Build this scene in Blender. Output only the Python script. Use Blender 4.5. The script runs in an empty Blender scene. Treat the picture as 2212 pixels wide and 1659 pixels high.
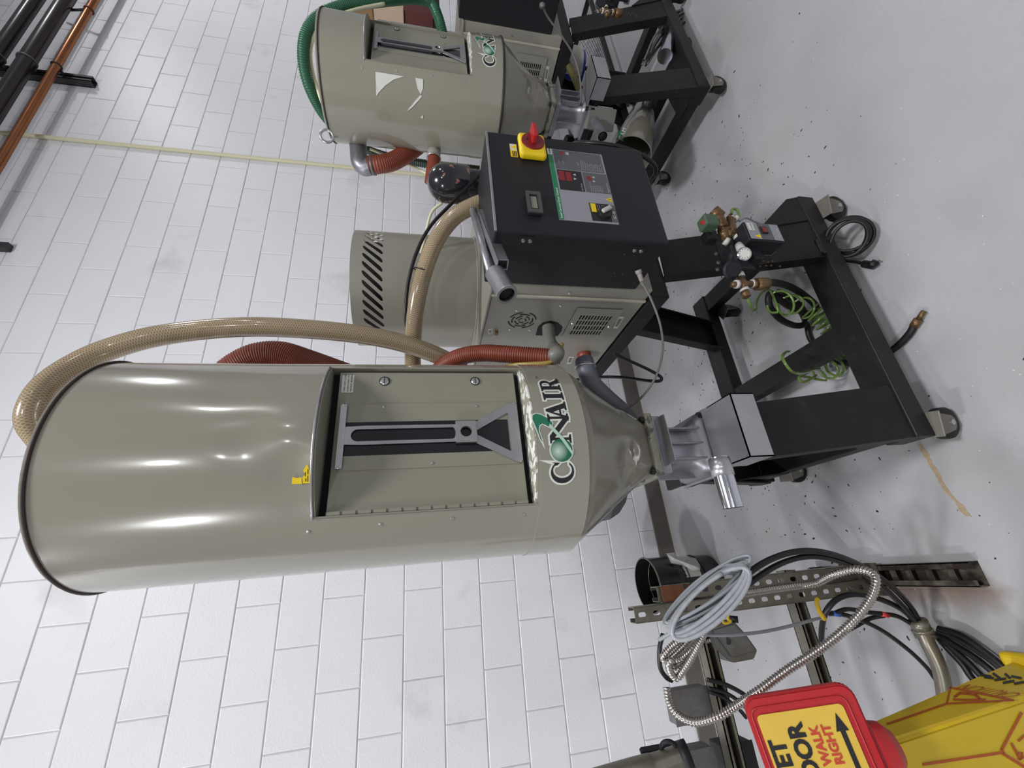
import bpy, bmesh, math, random
from mathutils import Vector, Matrix
random.seed(7)
S = bpy.context.scene
COL = S.collection
PI = math.pi
def R_(d): return math.radians(d)

# ------------------------------------------------------------------ camera
RX = Vector((-0.08802147, -0.18713145, -0.97838338))   # picture right
RD = Vector((-0.9089463, 0.41690825, 0.00203411))      # picture down
RF = Vector((0.40751546, 0.889477, -0.20678932))       # view direction
CAM = Vector((0.03599437, -2.58289632, 1.52687646))
FPX = 910.571
cam_d = bpy.data.cameras.new('camera'); cam = bpy.data.objects.new('camera', cam_d); COL.objects.link(cam)
cam_d.sensor_fit = 'HORIZONTAL'; cam_d.sensor_width = 36.0; cam_d.lens = FPX / 2212 * 36.0
cam_d.clip_start = 0.02; cam_d.clip_end = 100
M3 = Matrix((RX, -RD, -RF)).transposed()
cam.matrix_world = Matrix.Translation(CAM) @ M3.to_4x4()
S.camera = cam

# ------------------------------------------------------------------ light, exposure
S.view_settings.view_transform = 'Standard'; S.view_settings.look = 'None'
S.view_settings.gamma = 1.0; S.view_settings.use_curve_mapping = False
S.view_settings.exposure = 0.0
w = bpy.data.worlds.new('hall'); S.world = w; w.use_nodes = True
w.node_tree.nodes['Background'].inputs[0].default_value = (0.92, 0.935, 1.0, 1)
w.node_tree.nodes['Background'].inputs[1].default_value = 0.27
def lamp(x, y, z, power, size=0.55, col=(0.985, 0.985, 1.0)):
    d = bpy.data.lights.new('high_bay_or_fill_light', 'AREA'); d.shape = 'DISK'; d.size = size; d.energy = power; d.color = col
    o = bpy.data.objects.new('high_bay_or_fill_light', d); COL.objects.link(o); o.location = (x, y, z)
    return o
lamp(6.2, -1.9, 5.1, 75, 0.36)
lamp(6.2, -6.6, 5.1, 70, 0.36)
lamp(5.2, -11.0, 5.1, 70, 0.36)
lamp(-0.5, -7.6, 5.1, 75, 0.34)
lamp(0.0, -11.8, 5.1, 60, 0.36)
lamp(0.6, -3.1, 5.1, 135, 0.7)  # added fill overhead, brightens the near floor and wall
lamp(-5.8, -4.5, 5.1, 250)  # added fill from the left, lifts the left-facing sides
lamp(-3.0, -1.0, 5.1, 112, 0.6)

# ------------------------------------------------------------------ helpers
def ray(px, py): return RX * ((px - 1106) / FPX) + RD * ((py - 829.5) / FPX) + RF
def at(px, py, X=None, Y=None, Z=None, D=None):
    d = ray(px, py)
    if X is not None: k = (X - CAM.x) / d.x
    elif Y is not None: k = (Y - CAM.y) / d.y
    elif Z is not None: k = (Z - CAM.z) / d.z
    else: k = D
    return CAM + d * k
def proj(p):
    v = Vector(p) - CAM; z = v.dot(RF)
    if z < 0.05: return None
    return (1106 + FPX * v.dot(RX) / z, 829.5 + FPX * v.dot(RD) / z, z)
def lin(c):
    return tuple((v / 255 / 12.92 if v / 255 <= 0.04045 else ((v / 255 + 0.055) / 1.055) ** 2.4) for v in c)
MATS = {}
def mat(name, rgb, rough=0.5, metal=0.0, var=0.0, vscale=8.0, bump=0.0, bscale=60.0, alpha=None, coat=0.0, emit=0.0, trans=0.0, rgb2=None, v2=(0.55, 0.7), s2=20.0, spec=0.5, stretch=None, world=False):
    if name in MATS: return MATS[name]
    m = bpy.data.materials.new(name); m.use_nodes = True
    nt = m.node_tree; b = nt.nodes['Principled BSDF']
    c = lin(rgb)
    b.inputs['Base Color'].default_value = (*c, 1); b.inputs['Roughness'].default_value = rough; b.inputs['Metallic'].default_value = metal
    b.inputs['Specular IOR Level'].default_value = spec
    if coat: b.inputs['Coat Weight'].default_value = coat; b.inputs['Coat Roughness'].default_value = 0.08
    if trans: b.inputs['Transmission Weight'].default_value = trans
    if alpha is not None: b.inputs['Alpha'].default_value = alpha
    if emit: b.inputs['Emission Color'].default_value = (*c, 1); b.inputs['Emission Strength'].default_value = emit
    tc = None
    def coord():
        nonlocal tc
        if tc is None:
            tc = nt.nodes.new('ShaderNodeNewGeometry').outputs['Position'] if world else nt.nodes.new('ShaderNodeTexCoord').outputs['Object']
            if stretch:
                mp = nt.nodes.new('ShaderNodeMapping'); mp.inputs['Scale'].default_value = stretch
                nt.links.new(tc, mp.inputs[0]); tc = mp.outputs[0]
        return tc
    colout = None
    if var:
        n = nt.nodes.new('ShaderNodeTexNoise'); n.inputs['Scale'].default_value = vscale; n.inputs['Detail'].default_value = 6; n.inputs['Roughness'].default_value = 0.6
        nt.links.new(coord(), n.inputs['Vector'])
        r = nt.nodes.new('ShaderNodeValToRGB')
        r.color_ramp.elements[0].position = 0.3; r.color_ramp.elements[1].position = 0.7
        r.color_ramp.elements[0].color = (*[max(0, v * (1 - var)) for v in c], 1); r.color_ramp.elements[1].color = (*[min(1, v * (1 + var)) for v in c], 1)
        nt.links.new(n.outputs['Fac'], r.inputs[0]); colout = r.outputs[0]
    if rgb2 is not None:
        n = nt.nodes.new('ShaderNodeTexNoise'); n.inputs['Scale'].default_value = s2; n.inputs['Detail'].default_value = 5
        nt.links.new(coord(), n.inputs['Vector'])
        r = nt.nodes.new('ShaderNodeValToRGB'); r.color_ramp.elements[0].position = v2[0]; r.color_ramp.elements[1].position = v2[1]
        nt.links.new(n.outputs['Fac'], r.inputs[0])
        mx = nt.nodes.new('ShaderNodeMixRGB'); mx.inputs[1].default_value = (*c, 1); mx.inputs[2].default_value = (*lin(rgb2), 1)
        nt.links.new(r.outputs[0], mx.inputs[0])
        if colout: nt.links.new(colout, mx.inputs[1])
        colout = mx.outputs[0]
    if colout: nt.links.new(colout, b.inputs['Base Color'])
    if bump:
        n = nt.nodes.new('ShaderNodeTexNoise'); n.inputs['Scale'].default_value = bscale; n.inputs['Detail'].default_value = 4
        nt.links.new(coord(), n.inputs['Vector'])
        bp = nt.nodes.new('ShaderNodeBump'); bp.inputs['Strength'].default_value = 1.0; bp.inputs['Distance'].default_value = bump
        nt.links.new(n.outputs['Fac'], bp.inputs['Height']); nt.links.new(bp.outputs[0], b.inputs['Normal'])
    MATS[name] = m
    return m

def empty(name, loc=(0, 0, 0)):
    o = bpy.data.objects.new(name, None); COL.objects.link(o); o.location = loc; o.empty_display_size = 0.1
    return o
def tag(o, label, cat, group=None, kind=None):
    if label: o['label'] = label
    if cat: o['category'] = cat
    if group: o['group'] = group
    if kind: o['kind'] = kind
    return o
def thing(name, loc, label, cat, group=None):
    return tag(empty(name, loc), label, cat, group)
def link(name, me, m, parent=None, loc=None):
    o = bpy.data.objects.new(name, me); COL.objects.link(o)
    if m is not None and not me.materials: me.materials.append(m)
    p = parent; off = Vector((0, 0, 0))
    if parent is not None:
        o.parent = parent
        while p is not None: off += Vector(p.location); p = p.parent
    # meshes are authored in world coordinates
    o.location = (Vector(loc) if loc else Vector((0, 0, 0))) - off if parent is not None else (loc or (0, 0, 0))
    return o
def recenter(o):
    me = o.data; n = len(me.vertices)
    if not n: return o
    c = sum((v.co for v in me.vertices), Vector()) / n
    me.transform(Matrix.Translation(-c)); o.location = Vector(o.location) + c
    return o
def from_bm(name, bm, m, parent=None, smooth=False):
    me = bpy.data.meshes.new(name); bm.normal_update(); bm.to_mesh(me); bm.free()
    if smooth:
        me.polygons.foreach_set('use_smooth', [True] * len(me.polygons))
    o = link(name, me, m, parent)
    return recenter(o)
def mk(name, V, F, m, parent=None, smooth=False, solid=0.0):
    me = bpy.data.meshes.new(name); me.from_pydata([tuple(v) for v in V], [], F); me.update()
    if solid:
        bm = bmesh.new(); bm.from_mesh(me); bmesh.ops.solidify(bm, geom=bm.faces[:], thickness=solid); bm.to_mesh(me); bm.free()
    if smooth: me.polygons.foreach_set('use_smooth', [True] * len(me.polygons))
    return recenter(link(name, me, m, parent))
def autosmooth(o, ang=40):
    me = o.data; me.polygons.foreach_set('use_smooth', [True] * len(me.polygons))
    bm = bmesh.new(); bm.from_mesh(me)
    for e in bm.edges:
        if len(e.link_faces) == 2 and e.calc_face_angle(0) > R_(ang): e.smooth = False
    bm.to_mesh(me); bm.free(); return o
def bm_box(bm, lo, hi, M=None):
    lo, hi = Vector(lo), Vector(hi)
    vs = [bm.verts.new(Vector((x, y, z))) for x in (lo.x, hi.x) for y in (lo.y, hi.y) for z in (lo.z, hi.z)]
    if M is not None:
        for v in vs: v.co = M @ v.co
    for f in ((0, 1, 3, 2), (4, 6, 7, 5), (0, 4, 5, 1), (2, 3, 7, 6), (0, 2, 6, 4), (1, 5, 7, 3)):
        bm.faces.new([vs[i] for i in f])
    return vs
def box(name, lo, hi, m, parent=None, bev=0.003, M=None, seg=2):
    lo2 = [min(a, b) for a, b in zip(lo, hi)]; hi2 = [max(a, b) for a, b in zip(lo, hi)]
    bm = bmesh.new(); bm_box(bm, lo2, hi2)
    if bev: bmesh.ops.bevel(bm, geom=bm.edges[:], offset=min(bev, 0.45 * min(b - a for a, b in zip(lo2, hi2))), segments=seg, affect='EDGES', profile=0.5)
    if M is not None: bmesh.ops.transform(bm, matrix=M, verts=bm.verts[:])
    bmesh.ops.recalc_face_normals(bm, faces=bm.faces[:])
    return from_bm(name, bm, m, parent)
def frame_for(d, up=Vector((0, 0, 1))):
    d = d.normalized()
    if abs(d.dot(up)) > 0.97: up = Vector((0, 1, 0))
    x = up.cross(d).normalized(); y = d.cross(x)
    return x, y
def catmull(P, n):
    P = [Vector(p) for p in P]; Q = [P[0] * 2 - P[1]] + P + [P[-1] * 2 - P[-2]]; out = []
    for i in range(1, len(Q) - 2):
        a, b, c, d = Q[i - 1], Q[i], Q[i + 1], Q[i + 2]
        for k in range(n):
            t = k / n
            out.append(0.5 * ((2 * b) + (c - a) * t + (2 * a - 5 * b + 4 * c - d) * t * t + (3 * b - a - 3 * c + d) * t ** 3))
    out.append(P[-1]); return out
def resample(P, step):
    L = [0]
    for a, b in zip(P, P[1:]): L.append(L[-1] + (b - a).length)
    n = max(2, int(L[-1] / step)); out = []; j = 0
    for i in range(n + 1):
        s = L[-1] * i / n
        while j < len(L) - 2 and L[j + 1] < s: j += 1
        t = (s - L[j]) / max(1e-9, L[j + 1] - L[j]); out.append(P[j].lerp(P[j + 1], min(1, max(0, t))))
    return out
def tube(name, pts, r, m, parent=None, seg=12, spline=True, step=None, rings=0.0, pitch=0.01, spiral=False, cap=True, n=10, hollow=False, smooth=True):
    """round hose or bar along pts; rings>0 gives corrugation of that height every pitch"""
    P = catmull(pts, n) if spline and len(pts) > 2 else [Vector(p) for p in pts]
    if rings: step = pitch / 4
    if step: P = resample(P, step)
    V = []; F = []; x = None; s = 0
    N = len(P)
    for i, p in enumerate(P):
        d = (P[min(i + 1, N - 1)] - P[max(i - 1, 0)]).normalized()
        if x is None: x, y = frame_for(d)
        else:
            x = (x - d * x.dot(d)).normalized(); y = d.cross(x)
        if i: s += (P[i] - P[i - 1]).length
        rr = r(i / (N - 1)) if callable(r) else r
        for k in range(seg):
            a = 2 * PI * k / seg
            q = rr
            if rings:
                ph = 2 * PI * s / pitch + (a if spiral else 0)
                q = rr + rings * (0.5 + 0.5 * math.cos(ph)) - rings * 0.5
            V.append(p + (x * math.cos(a) + y * math.sin(a)) * q)
        if i:
            for k in range(seg):
                a0 = (i - 1) * seg + k; a1 = (i - 1) * seg + (k + 1) % seg
                F.append((a0, a1, a1 + seg, a0 + seg))
    if cap:
        F.append(tuple(range(seg))[::-1]); F.append(tuple(range((N - 1) * seg, N * seg)))
    return mk(name, V, F, m, parent, smooth=smooth)
def lathe(name, prof, c, m, parent=None, seg=32, axis=(0, 0, 1), smooth=True, close=True, a0=0, a1=360):
    ax = Vector(axis).normalized(); x, y = frame_for(ax); c = Vector(c); V = []; F = []
    full = abs(a1 - a0) >= 360; nn = seg if full else seg + 1
    for (r, z) in prof:
        for k in range(nn):
            a = R_(a0 + (a1 - a0) * k / seg); V.append(c + ax * z + (x * math.cos(a) + y * math.sin(a)) * r)
    for i in range(len(prof) - 1):
        for k in range(seg):
            k2 = (k + 1) % nn
            F.append((i * nn + k, i * nn + k2, (i + 1) * nn + k2, (i + 1) * nn + k))
    if close and full:
        if prof[0][0] > 1e-6: F.append(tuple(range(nn))[::-1])
        if prof[-1][0] > 1e-6: F.append(tuple(range((len(prof) - 1) * nn, len(prof) * nn)))
    o = mk(name, V, F, m, parent)
    bm = bmesh.new(); bm.from_mesh(o.data); bmesh.ops.remove_doubles(bm, verts=bm.verts[:], dist=1e-6); bmesh.ops.recalc_face_normals(bm, faces=bm.faces[:]); bm.to_mesh(o.data); bm.free()
    return autosmooth(o, 35) if smooth else o
def cyl(name, p0, p1, r, m, parent=None, seg=20, bev=0.0):
    p0, p1 = Vector(p0), Vector(p1); L = (p1 - p0).length
    b = min(bev, r * 0.5, L * 0.4)
    prof = [(0, 0), (r - b, 0), (r, b), (r, L - b), (r - b, L), (0, L)] if b else [(0, 0), (r, 0), (r, L), (0, L)]
    return lathe(name, prof, p0, m, parent, seg, p1 - p0)
def ringtube(name, c, axis, R, r, m, parent=None, seg=28, s2=8):
    ax = Vector(axis).normalized(); x, y = frame_for(ax); c = Vector(c)
    P = [c + (x * math.cos(2 * PI * k / seg) + y * math.sin(2 * PI * k / seg)) * R for k in range(seg + 1)]
    return tube(name, P, r, m, parent, seg=s2, spline=False, cap=False)
def prism(name, poly, p0, p1, m, parent=None, up=Vector((0, 0, 1)), bev=0.0):
    """2-D polygon (a,b) swept from p0 to p1; a = sideways, b = up"""
    p0, p1 = Vector(p0), Vector(p1); d = (p1 - p0).normalized()
    x = d.cross(up).normalized(); y = x.cross(d); n = len(poly)
    V = [p0 + x * a + y * b for a, b in poly] + [p1 + x * a + y * b for a, b in poly]
    F = [tuple(range(n))[::-1], tuple(range(n, 2 * n))] + [(i, (i + 1) % n, (i + 1) % n + n, i + n) for i in range(n)]
    bm = bmesh.new(); vs = [bm.verts.new(v) for v in V]
    for f in F: bm.faces.new([vs[i] for i in f])
    bmesh.ops.recalc_face_normals(bm, faces=bm.faces[:])
    if bev: bmesh.ops.bevel(bm, geom=bm.edges[:], offset=bev, segments=1, affect='EDGES')
    return from_bm(name, bm, m, parent)
def chan(wd, dp, t=0.007):
    """C section: web of width wd at b=0, flanges pointing to b=-dp"""
    h = wd / 2
    return [(-h, 0), (h, 0), (h, -dp), (h - t, -dp), (h - t, -t), (-h + t, -t), (-h + t, -dp), (-h, -dp)]
def slab(name, pts, nrm, th, m, parent=None, bev=0.0):
    """polygon in space, thickened along nrm"""
    n = Vector(nrm).normalized() * th; P = [Vector(p) for p in pts]; k = len(P)
    bm = bmesh.new(); a = [bm.verts.new(p) for p in P]; b = [bm.verts.new(p + n) for p in P]
    bm.faces.new(a); bm.faces.new(b[::-1])
    for i in range(k): bm.faces.new((a[i], a[(i + 1) % k], b[(i + 1) % k], b[i]))
    bmesh.ops.recalc_face_normals(bm, faces=bm.faces[:])
    if bev: bmesh.ops.bevel(bm, geom=bm.edges[:], offset=bev, segments=2, affect='EDGES')
    return from_bm(name, bm, m, parent)
def shape2d(loops, offset=0.0, text=None, size=1.0, align='LEFT'):
    """filled outline -> (verts2d, faces)"""
    if text is not None:
        cu = bpy.data.curves.new('t', 'FONT'); cu.body = text; cu.size = size; cu.align_x = align; cu.resolution_u = 3
    else:
        cu = bpy.data.curves.new('t', 'CURVE'); cu.dimensions = '2D'; cu.fill_mode = 'BOTH'
        for L in loops:
            sp = cu.splines.new('POLY'); sp.points.add(len(L) - 1)
            for i, (a, b) in enumerate(L): sp.points[i].co = (a, b, 0, 1)
            sp.use_cyclic_u = True
    cu.offset = offset
    o = bpy.data.objects.new('t', cu); COL.objects.link(o)
    dg = bpy.context.evaluated_depsgraph_get(); me = bpy.data.meshes.new_from_object(o.evaluated_get(dg))
    V = [(v.co.x, v.co.y) for v in me.vertices]; F = [tuple(p.vertices) for p in me.polygons]
    bpy.data.objects.remove(o); bpy.data.curves.remove(cu); bpy.data.meshes.remove(me)
    return V, F
def decal(name, loops, fn, m, parent=None, offset=0.0, text=None, size=1.0, align='LEFT', cut=0.0, th=0.0):
    """flat print laid on a surface; fn(a,b)->point in space"""
    V, F = shape2d(loops, offset, text, size, align)
    if not F: return None
    bm = bmesh.new(); vs = [bm.verts.new((a, b, 0)) for a, b in V]
    for f in F:
        try: bm.faces.new([vs[i] for i in f])
        except Exception: pass
    if cut:
        a0 = min(v[0] for v in V); a1 = max(v[0] for v in V); a = a0 + cut
        while a < a1:
            bmesh.ops.bisect_plane(bm, geom=bm.verts[:] + bm.edges[:] + bm.faces[:], plane_co=(a, 0, 0), plane_no=(1, 0, 0)); a += cut
    for v in bm.verts: v.co = fn(v.co.x, v.co.y)
    return from_bm(name, bm, m, parent)
def rect(a0, b0, a1, b1, r=0.0, n=4):
    if r <= 0: return [(a0, b0), (a1, b0), (a1, b1), (a0, b1)]
    out = []
    for cx, cy, s in ((a1 - r, b1 - r, 0), (a0 + r, b1 - r, 90), (a0 + r, b0 + r, 180), (a1 - r, b0 + r, 270)):
        for k in range(n + 1):
            a = R_(s + 90 * k / n); out.append((cx + r * math.cos(a), cy + r * math.sin(a)))
    return out
def circ(cx, cy, r, n=20, ry=None): return [(cx + r * math.cos(2 * PI * k / n), cy + (ry or r) * math.sin(2 * PI * k / n)) for k in range(n)]
def plane_fn(O, A, B):
    O, A, B = Vector(O), Vector(A), Vector(B)
    return lambda a, b: O + A * a + B * b
def holed(name, cells, fn, m, parent=None, th=0.002, smooth=False):
    """sheet made of cells (outer loop, inner loop or None) in 2-D mapped by fn; outer and inner have equal counts"""
    bm = bmesh.new()
    for outer, inner in cells:
        if inner is None:
            bm.faces.new([bm.verts.new((a, b, 0)) for a, b in outer]); continue
        o = [bm.verts.new((a, b, 0)) for a, b in outer]; i_ = [bm.verts.new((a, b, 0)) for a, b in inner]; n = len(o)
        for k in range(n): bm.faces.new((o[k], o[(k + 1) % n], i_[(k + 1) % n], i_[k]))
    bmesh.ops.remove_doubles(bm, verts=bm.verts[:], dist=1e-5)
    for v in bm.verts: v.co = fn(v.co.x, v.co.y)
    bmesh.ops.recalc_face_normals(bm, faces=bm.faces[:])
    if th: bmesh.ops.solidify(bm, geom=bm.faces[:], thickness=th)
    bmesh.ops.recalc_face_normals(bm, faces=bm.faces[:])
    return from_bm(name, bm, m, parent, smooth)
def cell(x0, x1, y0, y1, cx, cy, hw, hh, n=4, sx=0.0):
    """rectangle x0..x1 y0..y1 (sheared by sx per y) with a rounded slot hw x hh half sizes at its centre"""
    r = min(hw, hh); inner = rect(cx - hw, cy - hh, cx + hw, cy + hh, r, n)
    outer = []
    K = n + 1
    for q, (ax_, ay_, bx_, by_) in enumerate(((x1, (y0 + y1) / 2, (x0 + x1) / 2, y1), ((x0 + x1) / 2, y1, x0, (y0 + y1) / 2), (x0, (y0 + y1) / 2, (x0 + x1) / 2, y0), ((x0 + x1) / 2, y0, x1, (y0 + y1) / 2))):
        cn = ((x1, y1), (x0, y1), (x0, y0), (x1, y0))[q]
        for k in range(K):
            t = (k + 0.5) / K
            if t < 0.5: p = (ax_ + (cn[0] - ax_) * t * 2, ay_ + (cn[1] - ay_) * t * 2)
            else: p = (cn[0] + (bx_ - cn[0]) * (t * 2 - 1), cn[1] + (by_ - cn[1]) * (t * 2 - 1))
            if n % 2 == 0 and k == n // 2: p = cn
            outer.append(p)
    if sx: outer = [(a + sx * b, b) for a, b in outer]; inner = [(a + sx * b, b) for a, b in inner]
    return outer, inner
def copy_tree(o, parent=None, dv=None):
    c = o.copy(); COL.objects.link(c)
    if parent is not None: c.parent = parent
    elif dv is not None: c.location = Vector(o.location) + Vector(dv)
    for ch in list(o.children): copy_tree(ch, c)
    return c

# ------------------------------------------------------------------ materials
m_block = mat('white_block_paint', (230, 230, 234), 0.45, var=0.02, vscale=2.5, bump=0.0012, bscale=90, rgb2=(196, 192, 190), v2=(0.60, 0.86), s2=2.7, world=True)
m_mortar = mat('painted_mortar', (206, 206, 211), 0.6, bump=0.002, bscale=50)
m_taupe = mat('taupe_enamel', (140, 137, 123), 0.2, coat=0.55, var=0.035, vscale=3, bump=0.0012, bscale=5, stretch=(1, 1, 0.35))
m_taupe2 = mat('taupe_cabinet_paint', (144, 141, 130), 0.32, var=0.03, vscale=6)
m_taupeflat = mat('taupe_sheet_door', (134, 132, 117), 0.42, var=0.04, vscale=7)
m_black = mat('black_frame_paint', (21, 20, 21), 0.5, spec=0.35, var=0.25, vscale=14, rgb2=(46, 40, 37), v2=(0.6, 0.8), s2=22)
m_ctrl = mat('black_powder_coat', (27, 27, 32), 0.5, spec=0.35, bump=0.0004, bscale=500)
m_alu = mat('brushed_aluminium', (176, 176, 180), 0.33, 0.85, var=0.08, vscale=15)
m_cast = mat('cast_aluminium', (150, 150, 156), 0.42, 0.8, var=0.18, vscale=18, bump=0.001, bscale=30)
m_polish = mat('polished_aluminium', (205, 207, 215), 0.14, 1.0)
m_zinc = mat('zinc_screw', (190, 190, 188), 0.3, 0.9)
m_rubber = mat('black_rubber', (20, 18, 19), 0.5, spec=0.35)
m_cable = mat('black_cable_jacket', (19, 17, 20), 0.4, spec=0.4)
m_caster = mat('grey_caster_fork', (116, 112, 104), 0.5, 0.3, var=0.1, vscale=30)
m_braid = mat('beige_braided_hose', (130, 113, 92), 0.18, coat=0.6, var=0.12, vscale=10)
m_orange = mat('orange_silicone_hose', (124, 57, 38), 0.45, var=0.12, vscale=12)
m_green = mat('green_hose', (38, 92, 66), 0.35, var=0.1, vscale=20)
m_duct = mat('grey_duct', (92, 94, 102), 0.45)
m_steelbase = mat('grey_pvc', (120, 118, 112), 0.45)
m_brass = mat('brass', (112, 88, 60), 0.42, 0.7, var=0.2, vscale=40)
m_white = mat('white_plastic', (228, 228, 224), 0.4)
m_paper = mat('white_paper_label', (205, 205, 198), 0.6)
m_ink = mat('black_ink', (26, 25, 28), 0.5)
m_logow = mat('logo_white_edge', (214, 218, 206), 0.4)
m_logog = mat('logo_green', (34, 112, 84), 0.4)
m_yel = mat('safety_yellow', (228, 196, 22), 0.4, var=0.05)
m_red = mat('switch_red', (170, 30, 34), 0.35)
m_dark = mat('dark_void', (12, 11, 12), 0.7)
m_glassd = mat('smoked_window', (26, 26, 30), 0.12, spec=0.6)
m_copper = mat('copper', (160, 104, 72), 0.3, 0.9, var=0.1, vscale=8)
m_pipeblk = mat('black_pipe_paint', (38, 32, 34), 0.3, coat=0.3)
m_cream = mat('cream_conduit', (214, 210, 178), 0.45)
m_strut = mat('galvanised_strut', (118, 114, 102), 0.36, 0.6, var=0.2, vscale=20, rgb2=(92, 72, 44), v2=(0.6, 0.8), s2=14)
m_flex = mat('galvanised_flex_conduit', (176, 170, 164), 0.26, 0.95)
m_galv = mat('galvanised_box', (112, 112, 112), 0.42, 0.55, var=0.18, vscale=25)
m_greycab = mat('grey_cable_jacket', (138, 142, 148), 0.42)
m_tubegreen = mat('green_clear_tubing', (92, 120, 48), 0.2, coat=0.5)
m_solen = mat('solenoid_green', (66, 86, 66), 0.5)

# ------------------------------------------------------------------ floor, walls
def floor_material():
    m = bpy.data.materials.new('grey_painted_concrete'); m.use_nodes = True; nt = m.node_tree; b = nt.nodes['Principled BSDF']
    N = nt.nodes.new; L = nt.links.new
    tc = N('ShaderNodeTexCoord').outputs['Object']
    def noise(s, det=6, rough=0.6):
        n = N('ShaderNodeTexNoise'); n.inputs['Scale'].default_value = s; n.inputs['Detail'].default_value = det; n.inputs['Roughness'].default_value = rough; L(tc, n.inputs['Vector']); return n.outputs['Fac']
    def ramp(f, p0, p1, c0, c1):
        r = N('ShaderNodeValToRGB'); r.color_ramp.elements[0].position = p0; r.color_ramp.elements[1].position = p1
        r.color_ramp.elements[0].color = (*c0, 1); r.color_ramp.elements[1].color = (*c1, 1); L(f, r.inputs[0]); return r.outputs[0]
    base = ramp(noise(1.6), 0.3, 0.7, lin((158, 158, 160)), lin((170, 170, 173)))
    def mix(fac, a, c):
        x = N('ShaderNodeMixRGB'); L(fac, x.inputs[0]); L(a, x.inputs[1]); x.inputs[2].default_value = (*lin(c), 1); return x.outputs[0]
    base = mix(ramp(noise(2.3, 8, 0.7), 0.56, 0.78, (0, 0, 0), (0.55, 0.55, 0.55)), base, (158, 156, 144))
    base = mix(ramp(noise(7, 8, 0.75), 0.62, 0.8, (0, 0, 0), (0.35, 0.35, 0.35)), base, (120, 118, 116))
    # rusty stain around the foot of the strut stand, in the floor's own coordinates
    sep = N('ShaderNodeSeparateXYZ'); L(tc, sep.inputs[0])
    def mth(op, a, bb=None, clamp=False):
        x = N('ShaderNodeMath'); x.operation = op; x.use_clamp = clamp
        for i, v in enumerate((a, bb)):
            if v is None: continue
            if isinstance(v, (int, float)): x.inputs[i].default_value = v
            else: L(v, x.inputs[i])
        return x.outputs[0]
    dx = mth('MULTIPLY', mth('ABSOLUTE', mth('ADD', sep.outputs[0], 0.125)), 13.0)
    dy = mth('MAXIMUM', mth('SUBTRACT', mth('ABSOLUTE', mth('ADD', sep.outputs[1], 1.40)), 0.16), 0.0)
    dist = mth('ADD', dx, mth('MULTIPLY', dy, 14.0))
    st = mth('SUBTRACT', mth('ADD', 0.45, mth('MULTIPLY', noise(14), 1.0)), dist, True)
    base = mix(mth('MULTIPLY', st, 0.8), base, (104, 78, 50))
    L(base, b.inputs['Base Color'])
    rr = ramp(noise(3.5), 0.35, 0.7, (0.36,) * 3, (0.55,) * 3); L(rr, b.inputs['Roughness'])
    bp = N('ShaderNodeBump'); bp.inputs['Distance'].default_value = 0.0012; bp.inputs['Strength'].default_value = 0.8; L(noise(45, 5), bp.inputs['Height']); L(bp.outputs[0], b.inputs['Normal'])
    return m
m_floor = floor_material()
fl = box('floor', (-6, -14, -0.12), (13, 0.2, 0.0), m_floor, bev=0); tag(fl, 'grey painted concrete floor with stains and small chips', None, kind='structure')
fl.data.transform(Matrix.Translation(fl.location)); fl.location = (0, 0, 0)
# bare strip where the floor paint has come off along a crack
crk = [(1985, 955), (2003, 975), (2015, 1000), (2032, 1028), (2045, 1055), (2062, 1075), (2078, 1090), (2100, 1116), (2088, 1116), (2072, 1100), (2062, 1082), (2042, 1062), (2028, 1040), (2018, 1022), (2005, 1000), (1992, 978), (1978, 957)]
P = [at(a, b, Z=0.0) for a, b in crk]; rag = []
for a, b in zip(P, P[1:] + P[:1]):
    for k in range(4): rag.append(a.lerp(b, k / 4) + Vector((random.uniform(-.0022, .0022), random.uniform(-.0022, .0022), 0)))
slab('bare_crack_strip', rag, (0, 0, 1), 0.0008, mat('bare_tan_concrete', (158, 138, 112), 0.8, var=0.15, vscale=60), fl)
wall = empty('wall_back', (0, 0, 0)); tag(wall, 'white painted concrete block wall', None, kind='structure')
mk('mortar_joint', [(-3.2, 0.004, 0), (13, 0.004, 0), (13, 0.004, 5.9), (-3.2, 0.004, 5.9), (-3.2, 0.2, 0), (13, 0.2, 0), (13, 0.2, 5.9), (-3.2, 0.2, 5.9)],
   [(0, 1, 2, 3), (5, 4, 7, 6), (0, 3, 7, 4), (1, 5, 6, 2), (3, 2, 6, 7), (0, 4, 5, 1)], m_mortar, wall)
BW, BH, JT = 0.4064, 0.2032, 0.0044
def block_mesh(w0, w1, jit):
    bm = bmesh.new(); e = 0.0035; j = [random.uniform(-jit, jit) for _ in range(4)]
    a = [(w0, 0.03, JT / 2), (w1, 0.03, JT / 2), (w1, 0.03, BH - JT / 2), (w0, 0.03, BH - JT / 2)]
    b = [(x, 0.0022, z) for x, y, z in a]
    c = [(w0 + e, j[0], JT / 2 + e), (w1 - e, j[1], JT / 2 + e), (w1 - e, j[2], BH - JT / 2 - e), (w0 + e, j[3], BH - JT / 2 - e)]
    V = [bm.verts.new(p) for p in a + b + c]
    for k in range(4):
        n = (k + 1) % 4
        bm.faces.new((V[k], V[n], V[4 + n], V[4 + k])); bm.faces.new((V[4 + k], V[4 + n], V[8 + n], V[8 + k]))
    bm.faces.new(V[8:12]); bmesh.ops.recalc_face_normals(bm, faces=bm.faces[:])
    return bm
BM = []
for i in range(6):
    bm = block_mesh(JT / 2, BW - JT / 2, 0.0008); me = bpy.data.meshes.new('block'); bm.to_mesh(me); bm.free(); me.materials.append(m_block)
    # front faces looked at from -Y
    BM.append(me)
cells_ = []
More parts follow.
